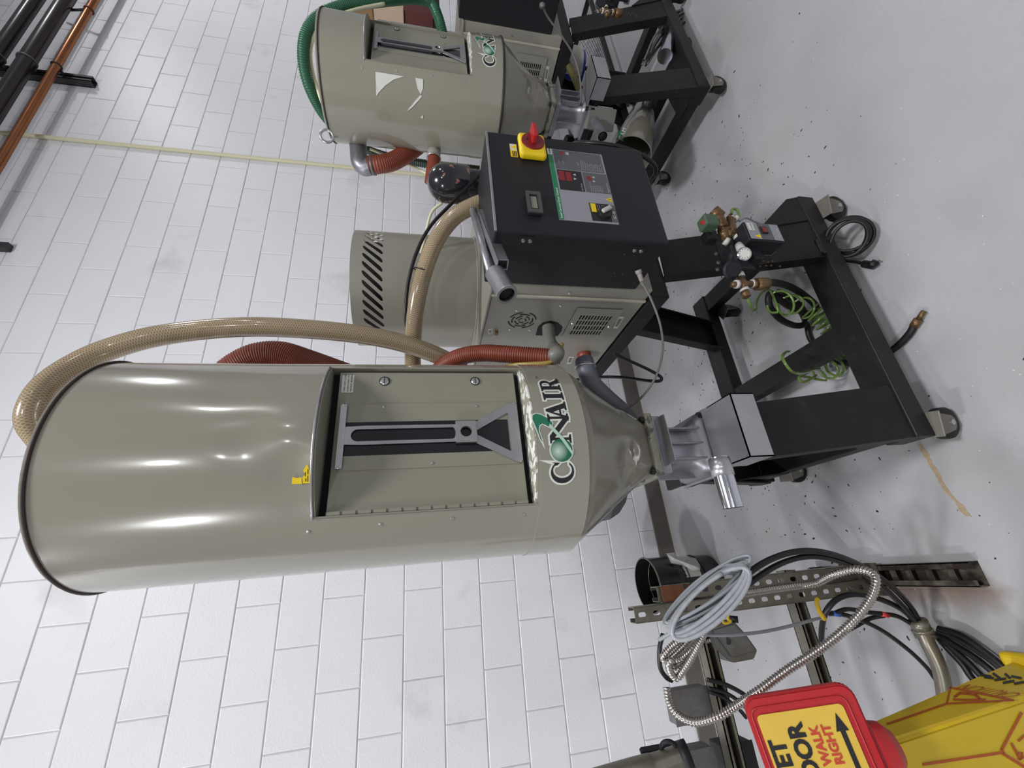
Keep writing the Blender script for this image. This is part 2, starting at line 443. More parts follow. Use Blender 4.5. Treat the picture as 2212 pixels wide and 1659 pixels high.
for k in range(29):
    z = k * BH                      # course k from the floor
    odd = ((17 - k - 1) % 2)        # running bond phase measured on the wall
    u0 = 0.0 if odd else 0.5
    i = -8
    while (i + u0) * BW < 12.5:
        x = (i + u0) * BW; q = proj((x + BW / 2, 0, z + BH / 2)); area = 0
        if q:
            inside = -60 < q[0] < 2270 and -60 < q[1] < 1720
            hid = (60 < q[0] < 1200 and 830 < q[1] < 1160) or (800 < q[0] < 1330 and 560 < q[1] < 740)
            area = (1 / q[2] ** 2) * (1 if inside and not hid else 0.0)
        cells_.append((area, x, z)); i += 1
cells_.sort(reverse=True)
for n, (a, x, z) in enumerate(cells_[:300]):
    o = bpy.data.objects.new('block', random.choice(BM)); COL.objects.link(o); o.parent = wall; o.location = (x, random.uniform(-0.0006, 0.0006), z)
bm = bmesh.new()
for a, x, z in cells_[300:]:
    b2 = random.choice(BM); T = Matrix.Translation((x, 0, z)); n0 = len(bm.verts); bm.from_mesh(b2); bm.verts.ensure_lookup_table()
    for v in bm.verts[n0:]: v.co = T @ v.co
o = from_bm('block_field', bm, m_block, wall); o['kind'] = 'stuff'
bb = box('baseboard_back', (-3.2, -0.012, 0.0), (13, 0.0, 0.105), mat('grey_vinyl_base', (98, 92, 88), 0.5, var=0.05), bev=0.003); tag(bb, None, None, kind='structure')
tag(box('trim_1', (-3.2, -0.015, 0.0), (13, -0.0118, 0.005), mat('rusty_caulk_line', (116, 98, 76), 0.8, var=0.2, vscale=30), bev=0.002), None, None, kind='structure')
tag(box('ceiling', (-6, -14, 5.9), (13, 0.2, 6.0), mat('white_ceiling', (205, 205, 205), 0.8), bev=0), None, None, kind='structure')

# ------------------------------------------------------------------ cart frame (A-frame of steel channel on casters)
CASTERS = ((0.322, -1.678, -12), (1.150, -1.692, -14), (0.312, -1.125, -8), (1.115, -1.090, 30))
def make_frame(label):
    T = thing('cart_frame', (0.70, -1.33, 0), label, 'cart', 'machine carts')
    def ch(name, p0, p1, wd, dp, up):     # web faces "up"
        return prism(name, chan(wd, dp), p0, p1, m_black, T, Vector(up), bev=0.0015)
    # front and rear rails: top flange plus outer web (angle section)
    box('front_rail', (0.285, -1.682, 0.098), (1.215, -1.588, 0.165), m_black, T, 0.004)
    box('rear_rail', (0.285, -1.066, 0.098), (1.215, -0.976, 0.155), m_black, T, 0.004)
    box('end_rail', (1.125, -1.586, 0.100), (1.205, -1.068, 0.152), m_black, T, 0.003)
    box('end_rail', (0.300, -1.586, 0.100), (0.380, -1.068, 0.152), m_black, T, 0.003)
    box('cross_rail', (0.622, -1.586, 0.100), (0.702, -1.068, 0.154), m_black, T, 0.003)
    # leaning legs
    ch('front_leg', (0.367, -1.676, 0.160), (0.343, -1.560, 0.700), 0.163, 0.045, (0, -1, 0.2))
    ch('rear_leg', (0.350, -1.040, 0.150), (0.350, -1.215, 0.670), 0.150, 0.045, (0, 1, 0.3))
    ch('front_leg', (1.015, -1.676, 0.160), (1.040, -1.500, 0.672), 0.160, 0.045, (0, -1, 0.2))
    ch('rear_leg', (0.985, -1.030, 0.150), (0.985, -1.180, 0.672), 0.150, 0.045, (0, 1, 0.3))
    for x0 in (1.098, ):
        slab('gusset_plate', [(x0, -1.678, 0.165), (1.212, -1.678, 0.165), (1.212, -1.664, 0.200), (x0, -1.625, 0.325)], (0, 1, 0.15), 0.006, m_black, T)
    slab('gusset_plate', [(0.289, -1.66, 0.165), (0.289, -1.50, 0.165), (0.289, -1.63, 0.330)], (1, 0, 0), 0.006, m_black, T)
    slab('gusset_plate', [(0.289, -1.08, 0.155), (0.289, -1.20, 0.155), (0.289, -1.10, 0.300)], (1, 0, 0), 0.006, m_black, T)
    # shelf under the dryer and saddle under the hopper outlet
    box('shelf_plate', (0.872, -1.49, 0.672), (1.47, -0.76, 0.740), m_black, T, 0.004)
    box('saddle_plate', (0.255, -1.585, 0.655), (0.425, -1.185, 0.672), m_black, T, 0.003)
    cyl('saddle_hub', (0.375, -1.235, 0.66), (0.375, -1.235, 0.72), 0.042, m_black, T, 24, 0.004)
    for (x, y, a) in CASTERS:
        M = Matrix.Translation((x, y, 0)) @ Matrix.Rotation(R_(a), 4, 'Z')
        ca = box('caster', (-0.040, -0.032, 0.0945), (0.034, 0.032, 0.0985), m_caster, T, 0.002, M)
        for s in (-1, 1):
            loops = [(-0.022, 0.036), (-0.038, 0.095), (0.030, 0.095), (0.020, 0.040), (0.012, 0.030), (-0.001, 0.026), (-0.014, 0.030)]
            bm = bmesh.new(); A = [bm.verts.new(M @ Vector((u, s * 0.019, v))) for u, v in loops]; B = [bm.verts.new(M @ Vector((u, s * 0.0215, v))) for u, v in loops]
            bm.faces.new(A); bm.faces.new(B[::-1]); n = len(A)
            for k in range(n): bm.faces.new((A[k], A[(k + 1) % n], B[(k + 1) % n], B[k]))
            bmesh.ops.recalc_face_normals(bm, faces=bm.faces[:]); from_bm('fork', bm, m_caster, ca)
        c0 = M @ Vector((0, 0, 0.0465)); ax = (M.to_3x3() @ Vector((0, 1, 0)))
        lathe('wheel', [(0.012, -0.015), (0.039, -0.015), (0.0455, -0.011), (0.0462, 0), (0.0455, 0.011), (0.039, 0.015), (0.012, 0.015)], c0, m_rubber, ca, 32, ax)
        cyl('axle_bolt', c0 - ax * 0.027, c0 + ax * 0.027, 0.008, m_zinc, ca, 10)
    return T
fr1 = make_frame('black steel channel cart frame on four casters under the large hopper')
SH = Vector((1.896, 0.182, 0))

# ------------------------------------------------------------------ drying hopper
def letter_polys():
    def arc(cx, cy, rx, ry, a0, a1, n=18): return [(cx + rx * math.cos(R_(a0 + (a1 - a0) * k / n)), cy + ry * math.sin(R_(a0 + (a1 - a0) * k / n))) for k in range(n + 1)]
    Ls = []
    C = arc(0.52, 0.5, 0.5, 0.54, 38, 322, 26) + arc(0.60, 0.5, 0.36, 0.46, 312, 52, 26) + [(0.84, 0.74), (0.93, 0.64), (0.95, 0.93)]
    Ls.append(('C', [C], 0.04))
    Nn = [[(0.0, 1.0), (0.34, 1.0), (1.16, 0.26), (1.16, 0.90), (1.02, 0.95), (1.02, 1.0), (1.40, 1.0), (1.40, 0.95), (1.26, 0.90), (1.26, -0.03), (1.17, -0.03), (0.24, 0.80), (0.24, 0.10), (0.38, 0.05), (0.38, 0.0), (0.0, 0.0), (0.0, 0.05), (0.14, 0.10), (0.14, 0.92), (0.0, 0.96)]]
    Ls.append(('N', Nn, 1.86))
    A = [[(0.0, 0.0), (0.36, 0.0), (0.36, 0.05), (0.24, 0.09), (0.31, 0.30), (0.60, 0.30), (0.66, 0.09), (0.54, 0.05), (0.54, 0.0), (1.02, 0.0), (1.02, 0.05), (0.92, 0.09), (0.60, 1.02), (0.50, 1.02), (0.12, 0.09), (0.0, 0.05)], [(0.34, 0.37), (0.45, 0.72), (0.58, 0.37)]]
    Ls.append(('A', A, 2.92))
    I = [[(0, 0), (0.48, 0), (0.48, 0.05), (0.36, 0.09), (0.36, 0.91), (0.48, 0.95), (0.48, 1.0), (0, 1.0), (0, 0.95), (0.12, 0.91), (0.12, 0.09), (0, 0.05)]]
    Ls.append(('I', I, 4.06))
    Rr = [[(0, 0), (0.46, 0), (0.46, 0.05), (0.35, 0.09), (0.35, 0.44), (0.42, 0.44), (0.66, 0.0), (0.98, 0.0), (0.98, 0.05), (0.88, 0.08), (0.62, 0.48)] + arc(0.50, 0.73, 0.32, 0.27, -60, 90, 10) + [(0, 1.0), (0, 0.95), (0.12, 0.91), (0.12, 0.09), (0, 0.05)], [(0.35, 0.52), (0.35, 0.93), (0.48, 0.93)] + arc(0.48, 0.725, 0.15, 0.2, 80, -80, 8)]
    Ls.append(('R', Rr, 4.62))
    return Ls
def make_hopper(ax, ay, ztop, zcyl, dz0, dz1, label, big=True):
    r = 0.260; T = thing('drying_hopper', (ax, ay, 0.885), label, 'hopper', 'drying hoppers')
    def P3(th, z, rr=r): return Vector((ax + rr * math.cos(R_(th)), ay + rr * math.sin(R_(th)), z))
    t0, t1 = -129.3, -42.8; tc = (t0 + t1) / 2
    # shell with the door opening left out
    nd = 26; ths = [t0 + (t1 - t0) * k / nd for k in range(nd + 1)] + [t1 + (360 - (t1 - t0)) * k / 70 for k in range(1, 70)]
    zs = [zcyl, zcyl + 0.05] + [dz0 + (dz1 - dz0) * k / 8 for k in range(9)] + [dz1 + (ztop - dz1) * k / 8 for k in range(1, 9)]
    V = []; F = []; n = len(ths); dn = [(random.uniform(-1, 1)) for _ in range(12)]
    def dent(th, z):
        d = 0
        for i, (a, zz, s, am) in enumerate(((-104, ztop - 0.43, 0.045, 0.006), (-96, ztop - 0.36, 0.05, 0.004), (-92, ztop - 0.42, 0.05, -0.004), (-150, ztop - 0.5, 0.1, 0.004), (-60, ztop - 0.3, 0.08, 0.003), (-160, zcyl + 0.15, 0.06, 0.006), (-140, zcyl + 0.3, 0.1, 0.003), (-30, ztop - .1, .06, .012), (-45, ztop - .16, .05, .008))):
            if i >= 7 and big: continue
            q = ((th - a) * 0.0045) ** 2 + (z - zz) ** 2
            d -= am * math.exp(-q / s ** 2)
        return d
    zz2 = []
    for a, b in zip(zs, zs[1:]):
        k = 3 if a >= dz1 else 1
        for i in range(k): zz2.append(a + (b - a) * i / k)
    zs = zz2 + [ztop]
    for z in zs:
        for th in ths: V.append(P3(th, z, r + (dent(th, z) if z < ztop - 0.02 and z > zcyl + 0.02 and not (dz0 - 0.001 <= z <= dz1 + 0.001 and t0 - 1 < th < t1 + 1) else 0)))
    for j in range(len(zs) - 1):
        for k in range(n):
            if dz0 - 1e-5 <= zs[j] < dz1 - 1e-5 and k < nd: continue
            F.append((j * n + k, j * n + (k + 1) % n, (j + 1) * n + (k + 1) % n, (j + 1) * n + k))
    sh = mk('shell', V, F, m_taupe, T, smooth=True)
    # lid with a rolled dark edge
    lathe('lid', [(0, 0.012), (r - 0.004, 0.012), (r + 0.001, 0.008), (r + 0.001, 0.0), (r - 0.004, -0.003), (0, -0.003)], (ax, ay, ztop), m_taupe, T, 80)
    ringtube('lid_gasket', (ax, ay, ztop + 0.001), (0, 0, 1), r + 0.0012, 0.0035, mat('brown_gasket', (58, 44, 40), 0.6), T, 90, 6)
    # lower band, cone, flange
    rb = r + 0.0022
    lathe('lower_band', [(r - 0.002, 0), (rb, 0), (rb, 0.118), (r - 0.002, 0.118)], (ax, ay, zcyl - 0.008), m_taupe, T, 90, close=False)
    V = []; F = []; prof = [(0.256, zcyl - 0.002), (0.245, zcyl - 0.030), (0.215, zcyl - 0.075), (0.170, zcyl - 0.140), (0.125, zcyl - 0.205), (0.088, 0.905), (0.078, 0.893)]
    pr2 = []
    for a, b in zip(prof, prof[1:]):
        for i in range(9): pr2.append((a[0] + (b[0] - a[0]) * i / 9, a[1] + (b[1] - a[1]) * i / 9))
    pr2.append(prof[-1]); nn = 120
    for rr, z in pr2:
        for k in range(nn):
            th = 360 * k / nn - 180; d = 0
            sq = max(0, min(1, (0.14 - rr) / 0.06))          # cone turns square towards the outlet
            a = R_(th + 0); qq = 1 / max(abs(math.cos(a)), abs(math.sin(a))); qq = min(qq, 1.22)
            for (c, zc, s, am) in ((-112, 1.0, 0.030, 0.017), (-120, 0.975, 0.013, -0.010), (-101, 0.965, 0.014, 0.009), (-108, 0.985, 0.010, -0.009), (-124, 1.02, 0.010, 0.007), (-128, 1.0, 0.02, 0.006), (-60, 1.05, 0.06, 0.007), (-85, 1.07, 0.04, 0.003), (170, 1.05, 0.06, 0.009)):
                d -= am * math.exp(-(((th - c) * 0.0022) ** 2 + (z - zc) ** 2) / s ** 2)
            rr2 = rr * (1 + (qq - 1) * sq) + d
            V.append((ax + rr2 * math.cos(R_(th)), ay + rr2 * math.sin(R_(th)), z))
    for j in range(len(pr2) - 1):
        for k in range(nn): F.append((j * nn + k, (j + 1) * nn + k, (j + 1) * nn + (k + 1) % nn, j * nn + (k + 1) % nn))
    mk('cone', V, F, mat('taupe_cone', (128, 124, 111), 0.24, coat=0.5, var=0.05, vscale=8, bump=0.002, bscale=7), T, smooth=True)
    if not big: ringtube('edge_seal', (ax, ay, zcyl - 0.010), (0, 0, 1), rb + 0.001, 0.006, m_ink, T, 80, 6)
    fl_ = box('outlet_flange', (ax - 0.092, ay - 0.092, 0.872), (ax + 0.092, ay + 0.092, 0.893), mat('chipped_flange', (140, 140, 124), 0.5, var=0.2, vscale=30, rgb2=(94, 90, 84), v2=(0.55, 0.6), s2=30), T, 0.003)
    for sx in (-1, 1):
        for sy in (-1, 1): cyl('bolt', (ax + sx * 0.076, ay + sy * 0.076, 0.888), (ax + sx * 0.076, ay + sy * 0.076, 0.904), 0.010, m_ink, fl_, 6)
    # recessed door opening
    hc = r * math.cos(R_((t1 - t0) / 2)); nv = Vector((math.cos(R_(tc)), math.sin(R_(tc)), 0)); tv = Vector((-nv.y, nv.x, 0)); C0 = Vector((ax, ay, 0)); hw = r * math.sin(R_((t1 - t0) / 2))
    arcp = [P3(t0 + (t1 - t0) * k / nd, 0) for k in range(nd + 1)]
    for nm, z, th_, mm in (('opening_header', dz1, -0.004, m_taupeflat), ('opening_sill', dz0, 0.004, mat('peeling_sill_paint', (150, 148, 130), 0.5, rgb2=(225, 225, 220), v2=(0.50, 0.53), s2=38, bump=0.002, bscale=60))):
        base = [C0 + nv * (hc - 0.03) - tv * hw * 0.995 + Vector((0, 0, z)), ] + [Vector((p.x, p.y, z)) for p in arcp] + [C0 + nv * (hc - 0.03) + tv * hw * 0.995 + Vector((0, 0, z))]
        slab(nm, base, (0, 0, 1), th_, mm, T)
    def fn_(off): return lambda a, b: C0 + nv * (hc + off) + tv * a + Vector((0, 0, b))
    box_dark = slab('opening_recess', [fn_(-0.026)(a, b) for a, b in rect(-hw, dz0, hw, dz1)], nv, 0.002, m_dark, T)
    g = fn_(0.0)
    for s in (-1, 1):    # jambs
        slab('jamb', [fn_(-0.026)(s * hw * 0.985, dz0), fn_(0.004)(s * hw * 1.0, dz0), fn_(0.004)(s * hw * 1.0, dz1), fn_(-0.026)(s * hw * 0.985, dz1)], tv, -0.003 * s, m_taupeflat, T)
    dr = T; D0, D1 = dz0 + 0.018, dz1 - 0.022; dm = (D0 + D1) / 2
    zt = dz1 - 1.745                                     # shift of door hardware for the other hopper
    pan = slab('door', [fn_(-0.008)(a, b) for a, b in rect(-0.172, D0, 0.168, D1)], nv, 0.005, m_taupeflat, T, 0.0015)
    sc = (D1 - D0) / 0.430
    def zz(z): return D0 + (z - 1.293) * sc
    slab('hinge', [fn_(-0.004)(a, b) for a, b in rect(-0.174, D0, -0.166, D1)], nv, 0.005, m_taupeflat, pan, 0.001)
    for k in range(14):
        z = D0 + (D1 - D0) * (k + 0.5) / 14; slab('hinge_knuckle', [fn_(0.001)(a, b) for a, b in rect(-0.1745, z - 0.0135, -0.1665, z + 0.0135)], nv, 0.003, m_taupeflat, pan, 0.001)
    # window surround and smoked pane
    cells = [(rect(-0.080, zz(1.302), -0.047, zz(1.710)), None), (rect(0.034, zz(1.302), 0.080, zz(1.710)), None), (rect(-0.047, zz(1.700), 0.034, zz(1.710)), None), (rect(-0.047, zz(1.302), 0.034, zz(1.322)), None)]
    for a, _ in cells:
        slab('window_surround', [fn_(-0.003)(x, y) for x, y in a], nv, 0.0022, m_taupeflat, pan)
    slab('sight_glass', [fn_(-0.003)(a, b) for a, b in rect(-0.047, zz(1.322), 0.034, zz(1.700))], nv, 0.0015, m_glassd, pan)
    hd = slab('slide_handle', [fn_(0.002)(a, b) for a, b in rect(-0.077, zz(1.699), 0.078, zz(1.713), 0.003)], nv, 0.003, m_alu, pan, 0.0005)
    f4 = fn_(0.004)
    def inner_slot():
        n = 8
        c0, c1 = zz(1.686), zz(1.452)
        inn = [(0.0 + 0.0145 * math.cos(R_(a)), c0 - 0.0145 + 0.0145 * math.sin(R_(a))) for a in [0 + 180 * k / n for k in range(n + 1)]] + [(0.0 + 0.0145 * math.cos(R_(a)), c1 + 0.006 + 0.0065 * math.sin(R_(a))) for a in [180 + 180 * k / n for k in range(n + 1)]]
        out = [(0.023 * (math.cos(R_(a)) if abs(math.cos(R_(a))) > 0.7 else math.cos(R_(a)) / 0.7), zz(1.700)) for a in [0 + 180 * k / n for k in range(n + 1)]]
        out = [(max(-0.023, min(0.023, x)), y) for x, y in out]; out[0] = (0.023, zz(1.66)); out[-1] = (-0.023, zz(1.66))
        o2 = [(max(-0.022, min(0.022, 0.031 * math.cos(R_(a)))), zz(1.440)) for a in [180 + 180 * k / n for k in range(n + 1)]]
        return [(out + o2, inn)]
    holed('slide_arm', inner_slot(), f4, m_alu, hd, 0.0025)
    n = 16
    pc = (0.0, zz(1.427)); sq = []
    for k in range(n):
        a = 2 * PI * k / n; q = 0.027 / max(abs(math.cos(a)), abs(math.sin(a))); sq.append((pc[0] + q * math.cos(a), pc[1] + q * math.sin(a) * 0.9))
    holed('slide_block', [(sq, [(pc[0] + 0.0135 * math.cos(2 * PI * k / n), pc[1] + 0.0135 * math.sin(2 * PI * k / n)) for k in range(n)])], fn_(0.012), m_zinc, hd, 0.009)
    # triangular foot plate as a ring
    o3 = [(0.026, zz(1.405)), (0.077, zz(1.312)), (0.072, zz(1.296)), (-0.072, zz(1.296)), (-0.079, zz(1.304)), (-0.026, zz(1.405))]
    i3 = [(0.006, zz(1.400)), (0.050, zz(1.322)), (0.048, zz(1.320)), (-0.048, zz(1.320)), (-0.050, zz(1.322)), (-0.006, zz(1.400))]
    holed('foot_plate', [(o3, i3)], fn_(0.003), m_alu, hd, 0.0025)
    for a, b, rr in ((0.143, 1.619, 0.0105), (0.143, 1.396, 0.0100)):
        p = fn_(-0.003)(a, zz(b)); sc_ = lathe('quarter_turn', [(0, 0), (rr, 0), (rr, 0.002), (rr - 0.002, 0.004), (0, 0.0045)], p, m_zinc, pan, 20, nv)
        ringtube('washer_ring', p + nv * 0.001, nv, rr + 0.001, 0.0014, m_ink, pan, 20, 5)
        slab('screw_slot', [p + nv * 0.0044 + tv * u + Vector((0, 0, v)) for u, v in ((-0.008, -0.001), (0.008, -0.001), (0.008, 0.001), (-0.008, 0.001))], nv, 0.0006, m_ink, pan)
    for a, b in ((0.071, 1.618), (0.071, 1.397), (-0.071, 1.507), (-0.074, 1.706), (0.074, 1.706), (0.074, 1.304), (-0.076, 1.303)):
        lathe('rivet', [(0, 0), (0.0034, 0), (0.003, 0.002), (0, 0.003)], fn_(0.0035 if abs(b - 1.5) > 0.19 else -0.001)(a, zz(b)), m_zinc, pan, 10, nv)
    if big:
        f = fn_(-0.0022)
        decal('caution_label', [rect(0.112, 1.690, 0.160, 1.717)], f, m_paper, pan)
        f = fn_(-0.0016)
        for i, t in enumerate(('OPEN AND CLOSE', 'SCREENS EVENLY TO', 'PREVENT BINDING')):
            decal('label_text', None, (lambda i: lambda a, b: f(0.1145 + a, 1.7085 - i * 0.0075 + b))(i), m_ink, pan, text=t, size=0.0056 if i != 1 else 0.0047)
    for z_, a_ in ((dz1 + 0.012, -136), (dz1 - 0.13, -134.5), (dz1 - 0.28, -134), (dz0 + 0.03, -134.5)):
        p = P3(a_, z_, r - 0.001); lathe('rivet', [(0, 0), (0.0045, 0), (0.004, 0.002), (0, 0.003)], p, m_zinc, T, 10, (math.cos(R_(a_)), math.sin(R_(a_)), 0))
    # stainless edging above the opening
    tube('opening_trim', [P3(t0 + (t1 - t0) * k / 30, dz1 + 0.002, r + 0.002) for k in range(31)], 0.0028, m_alu, T, 6, spline=False)
    # printed brand mark
    lz = zcyl - 1.16; s = 0.050; rr0 = rb
    def wrap(off): return lambda u, v: P3(-119 + math.degrees(u * s / 0.262), 1.193 + lz + v * s * (1 - 0.0 * u), rr0 + off)
    def skew(fn, u0, sl=0.0): return lambda a, b: fn(u0 + a, b)
    for nm, loops, u0 in letter_polys():
        decal('logo_edge', loops, skew(wrap(0.0006), u0), m_logow, T, offset=0.10, cut=0.25)
    gl = [circ(1.54, 0.5, 0.58, 32)]
    decal('logo_edge', gl, wrap(0.0009), m_logow, T, cut=0.2)
    for nm, loops, u0 in letter_polys():
        decal('logo_letter', loops, skew(wrap(0.0012), u0), m_ink, T, offset=0.010, cut=0.25)
    globe = bpy.data.materials.get('logo_globe')
    if globe is None:
        globe = bpy.data.materials.new('logo_globe'); globe.use_nodes = True; nt = globe.node_tree; g_ = nt.nodes.new('ShaderNodeTexGradient'); g_.gradient_type = 'SPHERICAL'
        tcn = nt.nodes.new('ShaderNodeTexCoord'); mp = nt.nodes.new('ShaderNodeMapping'); mp.inputs['Scale'].default_value = (42, 42, 42); mp.inputs['Location'].default_value = (0.12, 0.0, -0.35)
        rp = nt.nodes.new('ShaderNodeValToRGB'); rp.color_ramp.elements[0].color = (*lin((20, 98, 72)), 1); rp.color_ramp.elements[1].color = (*lin((196, 214, 200)), 1)
        nt.links.new(tcn.outputs['Object'], mp.inputs[0]); nt.links.new(mp.outputs[0], g_.inputs[0]); nt.links.new(g_.outputs[0], rp.inputs[0]); nt.links.new(rp.outputs[0], nt.nodes['Principled BSDF'].inputs['Base Color'])
        nt.nodes['Principled BSDF'].inputs['Roughness'].default_value = 0.4
    decal('logo_globe', [circ(1.54, 0.5, 0.52, 36)], wrap(0.0016), globe, T, cut=0.1)
    decal('logo_swoosh', [[(1.28, 0.0), (1.42, -0.05), (2.05, 0.33), (2.78, 0.93), (2.62, 1.02), (1.98, 0.46)]], wrap(0.0020), mat('logo_swoosh_pale', (176, 206, 190), 0.4), T, cut=0.2)
    sw = [(2.83, 0.81), (3.05, 1.0), (3.24, 1.28), (3.31, 1.52), (3.22, 1.70), (3.02, 1.73), (2.61, 1.61), (2.08, 1.46), (1.92, 1.38), (2.08, 1.41), (2.46, 1.51), (2.70, 1.45), (2.80, 1.30), (2.72, 1.13), (2.57, 0.88)]
    decal('logo_edge', [sw], wrap(0.0004), m_logow, T, offset=0.05, cut=0.2)
    decal('logo_swoosh', [sw], wrap(0.0008), m_logog, T, cut=0.2)
    decal('logo_mark', None, lambda a, b: wrap(0.001)(5.62 + a, 0.96 + b), m_ink, T, text='TM', size=0.16)
    if big:   # torn remains of a yellow label
        y1 = [(0, 0), (0.012, 0.002), (0.0115, 0.014), (0.006, 0.020), (0.002, 0.017)]; y2 = [(0.002, 0), (0.010, 0.0), (0.030, 0.009), (0.030, 0.018), (0.020, 0.014), (0.004, 0.016)]
        fy = lambda th, z: (lambda a, b: P3(th + math.degrees(a / r), z + b, r + 0.0012))
        decal('torn_yellow_label', [[(0, 0), (0.014, 0.001), (0.012, 0.010), (0.015, 0.018), (0.001, 0.019)]], fy(-112.8, 1.764), m_yel, T, cut=0.005)
        decal('torn_yellow_label', [[(0, 0), (0.024, 0.0), (0.038, 0.006), (0.026, 0.013), (0.018, 0.010), (0.012, 0.014), (0, 0.013)]], fy(-112.6, 1.7495), m_yel, T, cut=0.005)
        for k, (a, b, l) in enumerate(((0.003, 0.003, 0.012), (0.004, 0.007, 0.006), (0.018, 0.003, 0.010), (0.014, 0.008, 0.008))):
            decal('label_text', [rect(a, b, a + l, b + 0.0015)], (lambda f: lambda x, y: f(x, y) + (f(x, y) - Vector((ax, ay, f(x, y).z))).normalized() * 0.0005)(fy(-112.6, 1.7495)), m_ink, T, cut=0.004)
    return T
h1 = make_hopper(0.336, -1.430, 2.222, 1.160, 1.275, 1.745, 'large tall taupe drying hopper with two yellow label scraps above its recessed door')
h2 = make_hopper(2.232, -1.248, 1.950, 1.175, 1.310, 1.765, 'smaller taupe drying hopper with torn white sticker and dents near its top', big=False)

# torn white sticker on the small hopper
def cylpt(px, py, ax, ay, r):
    d = ray(px, py); ox, oy = CAM.x - ax, CAM.y - ay; a = d.x ** 2 + d.y ** 2; b = ox * d.x + oy * d.y; c = ox * ox + oy * oy - r * r
    q = b * b - a * c; k = (-b - math.sqrt(max(q, 0))) / a; return CAM + d * k
for poly in ([(811, 155), (873, 165), (850, 172), (832, 185), (818, 200), (813, 208)], [(897, 168), (914, 171), (914, 190), (909, 204), (902, 192), (899, 180)], [(908, 205), (912, 208), (890, 232), (880, 240), (882, 235), (897, 216)], [(914, 248), (914, 256), (908, 254)]):
    P = [cylpt(a, b, 2.232, -1.248, 0.2615) for a, b in poly]
    out = []
    for a, b in zip(P, P[1:] + P[:1]):
        for k in range(3):
            q = a.lerp(b, k / 3); v = Vector((q.x - 2.232, q.y + 1.248, 0)).normalized() * 0.2615; out.append(Vector((2.232 + v.x, -1.248 + v.y, q.z)))
    c = sum(out, Vector()) / len(out); slab('torn_white_sticker', out, (c.x - 2.232, c.y + 1.248, 0), 0.0006, m_paper, h2)
e = ringtube('lifting_eye', at(706, 294, Y=-1.45), (0.5, 0.85, 0.1), 0.022, 0.005, m_zinc, h2)
cyl('eye_shank', at(706, 294, Y=-1.45) + Vector((0.015, 0.01, -0.015)), at(706, 294, Y=-1.45) + Vector((0.030, 0.02, -0.03)), 0.006, m_zinc, h2, 10)

# ------------------------------------------------------------------ discharge valve under each hopper
def make_valve(ax, ay, label):
    T = thing('discharge_valve', (ax, ay, 0.66), label, 'valve', 'hopper discharge valves')
    box('gate_housing', (ax - 0.085, ay - 0.085, 0.842), (ax + 0.085, ay + 0.085, 0.870), m_cast, T, 0.004)
    slab('slide_gate', [(ax - 0.062, ay - 0.135, 0.856), (ax + 0.075, ay - 0.128, 0.852), (ax + 0.085, ay + 0.05, 0.858), (ax - 0.075, ay + 0.05, 0.858)], (0, 0, 1), 0.003, m_alu, T, 0.001)
    V = []; F = []; lv = [(0.074, 0.844), (0.070, 0.815), (0.064, 0.780), (0.066, 0.750), (0.078, 0.728), (0.092, 0.716), (0.092, 0.700)]; nn = 40
    for q, z in lv:
        for k in range(nn):
            a = 2 * PI * k / nn; s_ = 1 / max(abs(math.cos(a)), abs(math.sin(a))); s_ = 1 + (min(s_, 1.3) - 1) * (0.95 if q > 0.075 or z > 0.83 else 0.55)
            V.append((ax + q * s_ * math.cos(a), ay + q * s_ * math.sin(a), z))
    for j in range(len(lv) - 1):
        for k in range(nn): F.append((j * nn + k, (j + 1) * nn + k, (j + 1) * nn + (k + 1) % nn, j * nn + (k + 1) % nn))
    mk('valve_body', V, F, m_cast, T, smooth=True)
    for s in (-1, 0, 1):
        box('body_rib', (ax + s * 0.045 - 0.003, ay - 0.086, 0.712), (ax + s * 0.045 + 0.003, ay - 0.060, 0.838), m_cast, T, 0.002)
    box('body_rib', (ax - 0.089, ay - 0.003, 0.712), (ax - 0.058, ay + 0.003, 0.838), m_cast, T, 0.002)
    box('base_flange', (ax - 0.100, ay - 0.100, 0.690), (ax + 0.100, ay + 0.100, 0.703), m_cast, T, 0.004)
    box('isolation_pad', (ax - 0.098, ay - 0.098, 0.672), (ax + 0.098, ay + 0.098, 0.690), m_rubber, T, 0.003)
    for sx in (-1, 1):
        for sy in (-1, 1):
            cyl('bolt', (ax + sx * 0.084, ay + sy * 0.084, 0.700), (ax + sx * 0.084, ay + sy * 0.084, 0.716), 0.010, m_ink, T, 6)
            cyl('bolt', (ax + sx * 0.070, ay + sy * 0.070, 0.866), (ax + sx * 0.070, ay + sy * 0.070, 0.874), 0.008, m_zinc, T, 6)
    # bent sheet tray in front with the pick-up tube coming out at its left side
    x0, x1, y0, y1 = ax - 0.085, ax + 0.092, ay - 0.235, ay - 0.100
    bm = bmesh.new()
    bm_box(bm, (x0, y0, 0.640), (x1, y0 + 0.003, 0.712)); bm_box(bm, (x0, y0, 0.709), (x1, y1, 0.712)); bm_box(bm, (x0, y0, 0.640), (x0 + 0.003, y1 - 0.03, 0.712)); bm_box(bm, (x1 - 0.003, y0, 0.640), (x1, y1 - 0.03, 0.712))
    from_bm('tray_cover', bm, m_alu, T)
    return T
v1 = make_valve(0.336, -1.430, 'cast aluminium discharge valve with bent tray cover under the large hopper')
v2 = make_valve(2.232, -1.248, 'cast aluminium discharge valve with small tray under the smaller hopper')
